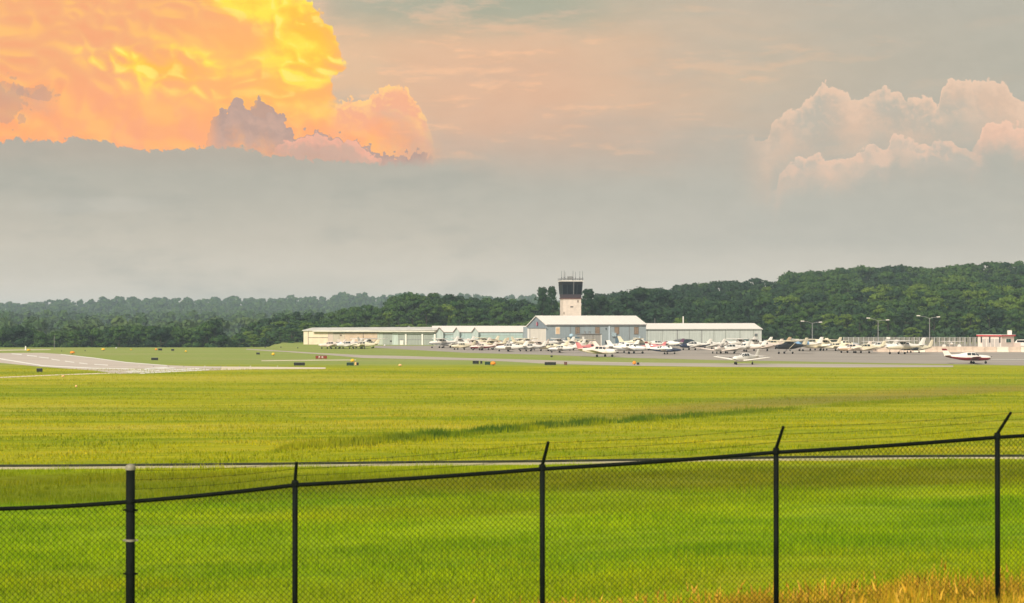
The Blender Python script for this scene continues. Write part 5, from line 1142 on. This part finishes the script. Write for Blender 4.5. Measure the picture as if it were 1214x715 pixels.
def plane_parts(kind, top, bot, nose, fin, wingc):
    key = (kind, top, bot, nose, fin, wingc)
    if key in PCACHE: return PCACHE[key]
    S = FUS[kind]; n = 14; parts = []
    xs = []
    for a, b in zip(S[:-1], S[1:]):
        k = max(1, int(abs(a[0] - b[0]) / .45)); xs += [a[0] + (b[0] - a[0]) * i / k for i in range(k)]
    xs.append(S[-1][0]); mb = MB(); vs = [surf(S, x, 2 * math.pi * k / n) for x in xs for k in range(n)]
    fs, mi = [], []
    for i in range(len(xs) - 1):
        for k in range(n):
            xm = (xs[i] + xs[i + 1]) / 2; thm = 2 * math.pi * (k + .5) / n; low = math.sin(thm) < .08
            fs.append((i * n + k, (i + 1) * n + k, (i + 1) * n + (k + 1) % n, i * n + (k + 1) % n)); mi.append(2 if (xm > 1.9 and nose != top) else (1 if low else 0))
    fs += [tuple(range(n)), tuple(reversed(range((len(xs) - 1) * n, len(xs) * n)))]; mi += [2, 0]
    mb.v = vs; mb.f = fs; mb.mi = mi; parts.append(('fuselage', mb.mesh('fuselage', [PM[top], PM[bot], PM[nose]], True), None))
    def wpatch(name, x0, x1, t0, t1, nx_=4, nt=4):
        m_ = MB(); v = [surf(S, x0 + (x1 - x0) * i / nx_, t0 + (t1 - t0) * j / nt, 1.025) for i in range(nx_ + 1) for j in range(nt + 1)]
        m_.add(v, [(i * (nt + 1) + j, (i + 1) * (nt + 1) + j, (i + 1) * (nt + 1) + j + 1, i * (nt + 1) + j + 1) for i in range(nx_) for j in range(nt)]); parts.append((name, m_.mesh(name, PM['blue'] if nose == 'blue' and False else M_PGLASS, True), None))
    r = math.radians
    if kind == 'high':
        wpatch('windscreen', .98, .5, r(28), r(152))
        for sgn in (0, 1):
            for a, b in ((.40, -.25), (-.33, -.9), (-.98, -1.4)): wpatch('side_window', a, b, r(22) if not sgn else r(128), r(52) if not sgn else r(158), 2, 3)
        parts.append(('wing', wing_mesh('wing', [(.75, 0, 2.34, 1.6, .22), (.72, 3.0, 2.40, 1.6, .2), (.5, 5.4, 2.46, 1.15, .12)], [PM[wingc]]), None))
        for sy in (-1, 1):
            m_ = MB(); m_.tube((.1, sy * .5, .98), (.15, sy * 2.6, 2.30), .05, n=5); parts.append(('wing_strut', m_.mesh('wing_strut', PM[wingc]), None))
        zt, xt, fh = 1.62, -3.75, 2.95
    else:
        wpatch('windscreen', 1.10, .62, r(24), r(156))
        ends = ((.55, -.05), (-.15, -.75)) if kind == 'low' else ((.6, .05), (-.1, -.65), (-.8, -1.35), (-1.5, -1.9))
        for sgn in (0, 1):
            for a, b in ends: wpatch('side_window', a, b, r(20) if not sgn else r(124), r(56) if not sgn else r(160), 2, 3)
        sp = 5.2 if kind == 'low' else 6.2
        parts.append(('wing', wing_mesh('wing', [(1.1, 0, .62, 1.7, .26), (1.0, .6, .64, 1.65, .26), (.95, sp - .5, .64 + sp * .10, 1.35, .17), (.75, sp, .66 + sp * .105, 1.0, .08)], [PM[wingc]]), None))
        zt, xt, fh = 1.32, -3.45, 2.42
        if kind == 'twin': xt, fh = -3.85, 3.0
    parts.append(('tailplane', wing_mesh('tailplane', [(xt + .15, 0, zt, .95, .10), (xt, 1.7, zt + .02, .75, .05)], [PM[wingc]]), None))
    # fin, with its own tip
    def finm(z0, z1, name, c):
        x_le = lambda z: xt + .35 - (z - zt) / (fh - zt) * .95; x_te = lambda z: xt - .90 - (z - zt) / (fh - zt) * .42
        m_ = MB(); v = []
        for z in (z0, z1): v += [(x_le(z), 0, z), ((x_le(z) + x_te(z)) / 2, .06, z), (x_te(z), .01, z), ((x_le(z) + x_te(z)) / 2, -.06, z)]
        m_.add(v, [(0, 1, 5, 4), (1, 2, 6, 5), (2, 3, 7, 6), (3, 0, 4, 7), (4, 5, 6, 7)]); parts.append((name, m_.mesh(name, PM[c]), None))
    zq = zt + (fh - zt) * .72
    if fin != top: finm(zt - .1, zq, 'fin', top if fin in ('red', 'maroon') else fin); finm(zq, fh, 'fin_tip', fin)
    else: finm(zt - .1, fh, 'fin', top)
    zc = S[0][1]; noses = [(S[0][0], 0, zc)] if kind != 'twin' else [(2.45, 2.0, .94), (2.45, -2.0, .94)]
    if kind == 'twin':
        for sy in (2.0, -2.0):
            m_ = MB(); m_.lathe([(.12, 2.4), (.32, 2.3), (.40, 1.7), (.38, .6), (.22, -.7), (.05, -1.2)], (0, sy, .92), 10, 'x'); parts.append(('engine_nacelle', m_.mesh('engine_nacelle', PM[nose], True), None))
    for (x, y, z) in noses:
        m_ = MB(); m_.lathe([(.14, 0), (.13, .12), (.07, .24), (0, .28)], (x, y, z), 10, 'x'); parts.append(('spinner', m_.mesh('spinner', PM[nose if nose != 'blue' else 'white'], True), None))
        m_ = MB(); m_.tube((x + .10, y - .78, z + .22), (x + .10, y + .78, z - .22), .05, n=4); parts.append(('propeller', m_.mesh('propeller', M_DARK), None))
    gear = [(2.2, 0)] + [(.1 if kind != 'high' else -.15, sy * (1.6 if kind != 'high' else 1.15)) for sy in (1, -1)]
    for (x, y) in gear:
        m_ = MB(); m_.lathe([(0, -.07), (.16, -.08), (.21, -.04), (.21, .04), (.16, .08), (0, .07)], (x, y, .21), 12, 'y'); parts.append(('wheel', m_.mesh('wheel', M_TYRE), None))
        m_ = MB(); m_.tube((x, y, .22), (x - .02, y * (.97 if kind != 'high' else .35), .85), .05, n=6); parts.append(('gear_leg', m_.mesh('gear_leg', PM['grey']), None))
    PCACHE[key] = parts; return parts
def plane(px, py, heading, kind, label, top='white', bot=None, nose=None, fin=None, wing=None, sc=1.0, name='light_aircraft', cover=None):
    bot = bot or top; nose = nose or top; fin = fin or top; wing = wing or ('white' if top == 'white' else top)
    p = G(px, py); t = thing(name, label, 'airplane', (p.x, p.y, p.z + .016), math.radians(heading)); t.scale = (sc, sc, sc)
    for nm, me, _ in plane_parts(kind, top, bot, nose, fin, wing): link(nm, me, t)
    if cover:
        S = FUS[kind]; m_ = MB(); v = []; nx_ = 8
        for i in range(nx_ + 1):
            x = 1.35 - i * (3.1 / nx_)
            for j in range(9): v.append(surf(S, x, math.radians(-5 + 190 * j / 8), 1.07))
        m_.add(v, [(i * 9 + j, (i + 1) * 9 + j, (i + 1) * 9 + j + 1, i * 9 + j + 1) for i in range(nx_) for j in range(8)]); m_.build('canopy_cover', PM[cover], t, smooth=True)
    return t
# heading: 0 = nose to the right, 180 = nose to the left, 270 = nose towards the camera
plane(882, 432.4, 231, 'low', 'white low-wing plane taxiing alone on the near taxiway', 'white', 'white', 'white', sc=1.0)
plane(1152, 431.3, -6, 'low', 'white and dark red low-wing plane with red-tipped tail, parked alone at the right', 'white', 'maroon', 'white', 'maroon', 'maroon', sc=.99)
# left cluster before the beige hangar
plane(391, 413.6, 205, 'low', 'leftmost white plane of the cluster before the beige hangar, tail up at its left end', 'pink', sc=.9)
plane(401, 413.2, 165, 'low', 'second white plane from the left before the beige hangar', 'pink', sc=.9)
plane(411, 413.6, 215, 'low', 'white plane in the middle of the cluster before the beige hangar', 'white', sc=.95)
plane(420, 412.8, 20, 'low', 'white plane with grey nose right of the middle of the cluster before the beige hangar', 'pink', nose='grey', sc=.9)
plane(429, 413.6, 190, 'low', 'cream plane before the beige hangar, second from the right', 'cream', sc=.9)
plane(437, 413.2, 60, 'high', 'white plane with the tall upright fin, rightmost before the beige hangar', 'white', sc=.95)
# centre-left cluster before the teal hangar
plane(522, 412.8, 200, 'high', 'white plane with belly toned grey as shade at the left end of the rows before the teal hangar', 'white', 'grey', sc=.95)  # grey underside: shadow put into the paint
plane(536, 412.4, 195, 'low', 'white low plane second from the left before the teal hangar', 'white', 'grey', sc=.95)  # underside greyed too, shadow put into its colour
C = [(547, 414.8, 215, 'low', 'cream', 'cream', 'cream plane, first of the dense front row before the teal hangar'),
     (560, 414.2, 200, 'high', 'pink', 'pink', 'warm white high-wing plane, second of the front row before the teal hangar'),
     (570, 415.4, 190, 'low', 'pink', 'maroon', 'warm white plane with dark red belly in the front row before the teal hangar'),
     (581, 415.0, 210, 'high', 'cream', 'maroon', 'cream high-wing plane with dark red belly in the front row before the teal hangar'),
     (590, 414.4, 225, 'low', 'white', 'white', 'white plane right of the dark red bellied pair before the teal hangar'),
     (603, 416.8, 182, 'low', 'white', 'white', 'low white plane nearest the grass before the right end of the teal hangar'),
     (612, 415.0, 215, 'low', 'cream', 'cream', 'cream plane behind the low white one before the right end of the teal hangar'),
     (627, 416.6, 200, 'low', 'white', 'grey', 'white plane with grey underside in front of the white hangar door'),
     (637, 415.6, 230, 'high', 'pink', 'pink', 'warm white high-wing plane before the left half of the white hangar door'),
     (652, 416.4, 190, 'low', 'cream', 'cream', 'cream plane with raised tail before the right corner of the blue hangar gable'),
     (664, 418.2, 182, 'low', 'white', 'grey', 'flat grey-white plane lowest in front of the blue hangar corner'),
     (543, 411.4, 200, 'high', 'white', 'white', 'white high-wing plane in the back row at the left gable of the teal hangar'),
     (556, 411.2, 30, 'low', 'pink', 'pink', 'warm white plane in the back row by the middle teal gable'),
     (572, 411.0, 200, 'high', 'cream', 'cream', 'tall cream high-wing plane in the back row by the dark base of the teal hangar'),
     (585, 411.6, 190, 'high', 'tan', 'tan', 'tan high-wing plane in the back row before the teal hangar'),
     (598, 411.6, 215, 'low', 'white', 'white', 'white plane in the back row before the dark base of the teal hangar'),
     (616, 411.8, 200, 'high', 'white', 'white', 'white high-wing plane in the back row left of the white hangar door'),
     (625, 412.2, 30, 'high', 'cream', 'cream', 'cream high-wing plane in the back row touching the left edge of the blue gable'),
     (676, 414.0, 200, 'high', 'white', 'white', 'white high-wing plane before the cream-doored shed'),
     (661, 412.0, 195, 'high', 'white', 'grey', 'grey and white high-wing plane below the bright window of the blue hangar'),
     (684, 415.6, 210, 'low', 'pink', 'pink', 'warm white plane before the annex door'),
     (693, 413.6, 25, 'high', 'cream', 'cream', 'cream high-wing plane before the left part of the annex')]
for i, (px, py, hd_, kd, tp_, bt_, lb) in enumerate(C): plane(px, py, hd_, kd, lb, tp_, bt_, sc=(.86, .92, .8, .9)[i % 4])
plane(712, 423.2, -28, 'low', 'large warm white plane with rose-red tail in the front of the apron, below the annex', 'pink', 'pink', 'white', 'rose', sc=1.1)
plane(703, 417.2, 25, 'low', 'dark-finned plane standing just behind the rose-tailed one', 'rose', 'navy', 'pink', 'purple', sc=.9)
plane(728, 418.6, -22, 'low', 'white plane between the rose-tailed one and the grey-bellied one', 'pink', 'white', sc=1.0)
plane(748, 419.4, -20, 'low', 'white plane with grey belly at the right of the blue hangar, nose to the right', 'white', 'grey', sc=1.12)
plane(737, 414.0, 170, 'low', 'dark blue and white plane behind, under the white downpipe of the blue hangar', 'white', 'navy', sc=.9)
plane(757, 413.4, 5, 'high', 'cream plane with big bubble cockpit at the right corner of the blue hangar', 'cream', 'grey', sc=1.0)
plane(789, 419.9, -16, 'twin', 'sleek navy-bellied white plane, nose to the right, below the arched shelter', 'white', 'navy', 'navy', 'maroon', sc=.84)
plane(779, 412.4, 20, 'low', 'white plane in the back row between the blue and the pale hangar', 'white', 'purple', sc=.95)
plane(792, 411.8, 160, 'low', 'white plane with a purple fin in the back row left of the arched shelter', 'white', 'white', 'white', 'purple', sc=.9)
plane(771, 415.4, 160, 'low', 'purple and rose plane tucked behind the navy-bellied one', 'rose', 'purple', sc=.8)
plane(821, 415.2, 200, 'low', 'white plane with navy nose and underside, right of the arched shelter', 'white', 'navy', 'navy', sc=1.05)
plane(840, 414.2, 205, 'low', 'white plane behind the navy-nosed one, its swept tail standing out', 'white', 'grey', sc=1.0)
plane(854, 419.4, 245, 'low', 'warm white plane facing the camera on long legs, behind the taxiing plane', 'pink', 'white', sc=1.0)
plane(866, 419.2, 205, 'low', 'white plane just right of the one facing the camera', 'white', 'white', sc=1.05)
plane(858, 412.4, 200, 'low', 'white swept-tailed plane in the back row before the middle of the pale hangar', 'white', sc=.95)
plane(876, 413.2, 205, 'high', 'white high-wing plane in the back row below the green door of the pale hangar', 'white', sc=.95)
plane(884, 417.0, 182, 'low', 'flat white plane just behind the cockpit of the taxiing plane', 'white', 'pink', sc=1.0)
plane(893, 413.6, 190, 'high', 'white high-wing plane before the right end of the pale hangar', 'white', 'pink', sc=.95)
plane(905, 416.2, 205, 'low', 'warm white plane with raised tail right of the pale hangar', 'pink', 'pink', sc=1.1)
plane(915, 413.8, 205, 'low', 'tan-tailed cream plane behind the black-nosed one', 'cream', 'pink', 'cream', 'tan', sc=1.15)
plane(934, 419.6, 214, 'high', 'black-nosed plane with cream high wing, right of the taxiing plane', 'black', 'black', 'black', 'cream', 'cream', sc=1.1)
plane(949, 416.4, 190, 'high', 'white plane with light blue canopy cover, right of the black-nosed one', 'white', 'cream', 'white', None, sc=1.05, cover='blue')
plane(966, 416.0, 30, 'low', 'cream plane below the leftmost lamp post', 'cream', sc=1.1)
plane(976, 415.4, 205, 'high', 'cream high-wing plane right of the leftmost lamp post', 'cream', sc=1.0)
plane(990, 416.0, -8, 'twin', 'cream plane with tall swept tail just left of the slatted fence', 'cream', 'cream', sc=.85)
plane(1003, 413.6, -5, 'low', 'cream plane with pale grey canopy at the left end of the slatted fence', 'cream', 'cream', 'grey', sc=1.05)
plane(1009, 418.6, 195, 'low', 'tan-bellied plane on short legs in front of the left end of the slatted fence', 'pink', 'tan', sc=1.0)
plane(1026, 418.8, 200, 'low', 'cream plane with grey wing shadow below the middle lamp post', 'cream', 'pink', sc=1.05)
plane(1042, 415.6, 195, 'low', 'white plane just behind, right of the middle lamp post', 'white', 'cream', sc=1.0)
plane(1068, 420.0, 197, 'high', 'large white high-wing plane at the foot of the barrier, nose to the left', 'white', 'cream', sc=1.12)
plane(1085, 418.4, 205, 'twin', 'cream twin-engined plane with dark engine fronts behind the large high-wing one', 'cream', 'white', 'black', 'cream', 'cream', sc=.9)
plane(1037.5, 412.0, 268, 'high', 'high-wing plane seen head-on before the slatted fence by the middle lamp post', 'white', sc=.62)
plane(1127.5, 411.6, 268, 'high', 'small high-wing plane seen head-on before the slatted fence at the right', 'white', sc=.6)

# ------------------------------------------------------------------ haze
hz = MB(); hz.box((0, 2050, 14.5), (8400, 5300, 59)); hm = D.materials.new('haze'); hm.use_nodes = True; ht_ = hm.node_tree; ht_.nodes.clear()
vp = ht_.nodes.new('ShaderNodeVolumePrincipled'); vp.inputs['Density'].default_value = .00019; vp.inputs['Color'].default_value = (.70, .89, 1.0, 1)
mo = ht_.nodes.new('ShaderNodeOutputMaterial'); ht_.links.new(vp.outputs[0], mo.inputs['Volume'])
hz.build('haze', hm, kind='stuff', label='thin bluish haze over the whole airfield', category='haze')
scn.cycles.volume_bounces = 0; scn.cycles.max_bounces = 4; scn.cycles.diffuse_bounces = 2; scn.cycles.glossy_bounces = 2; scn.cycles.transmission_bounces = 2
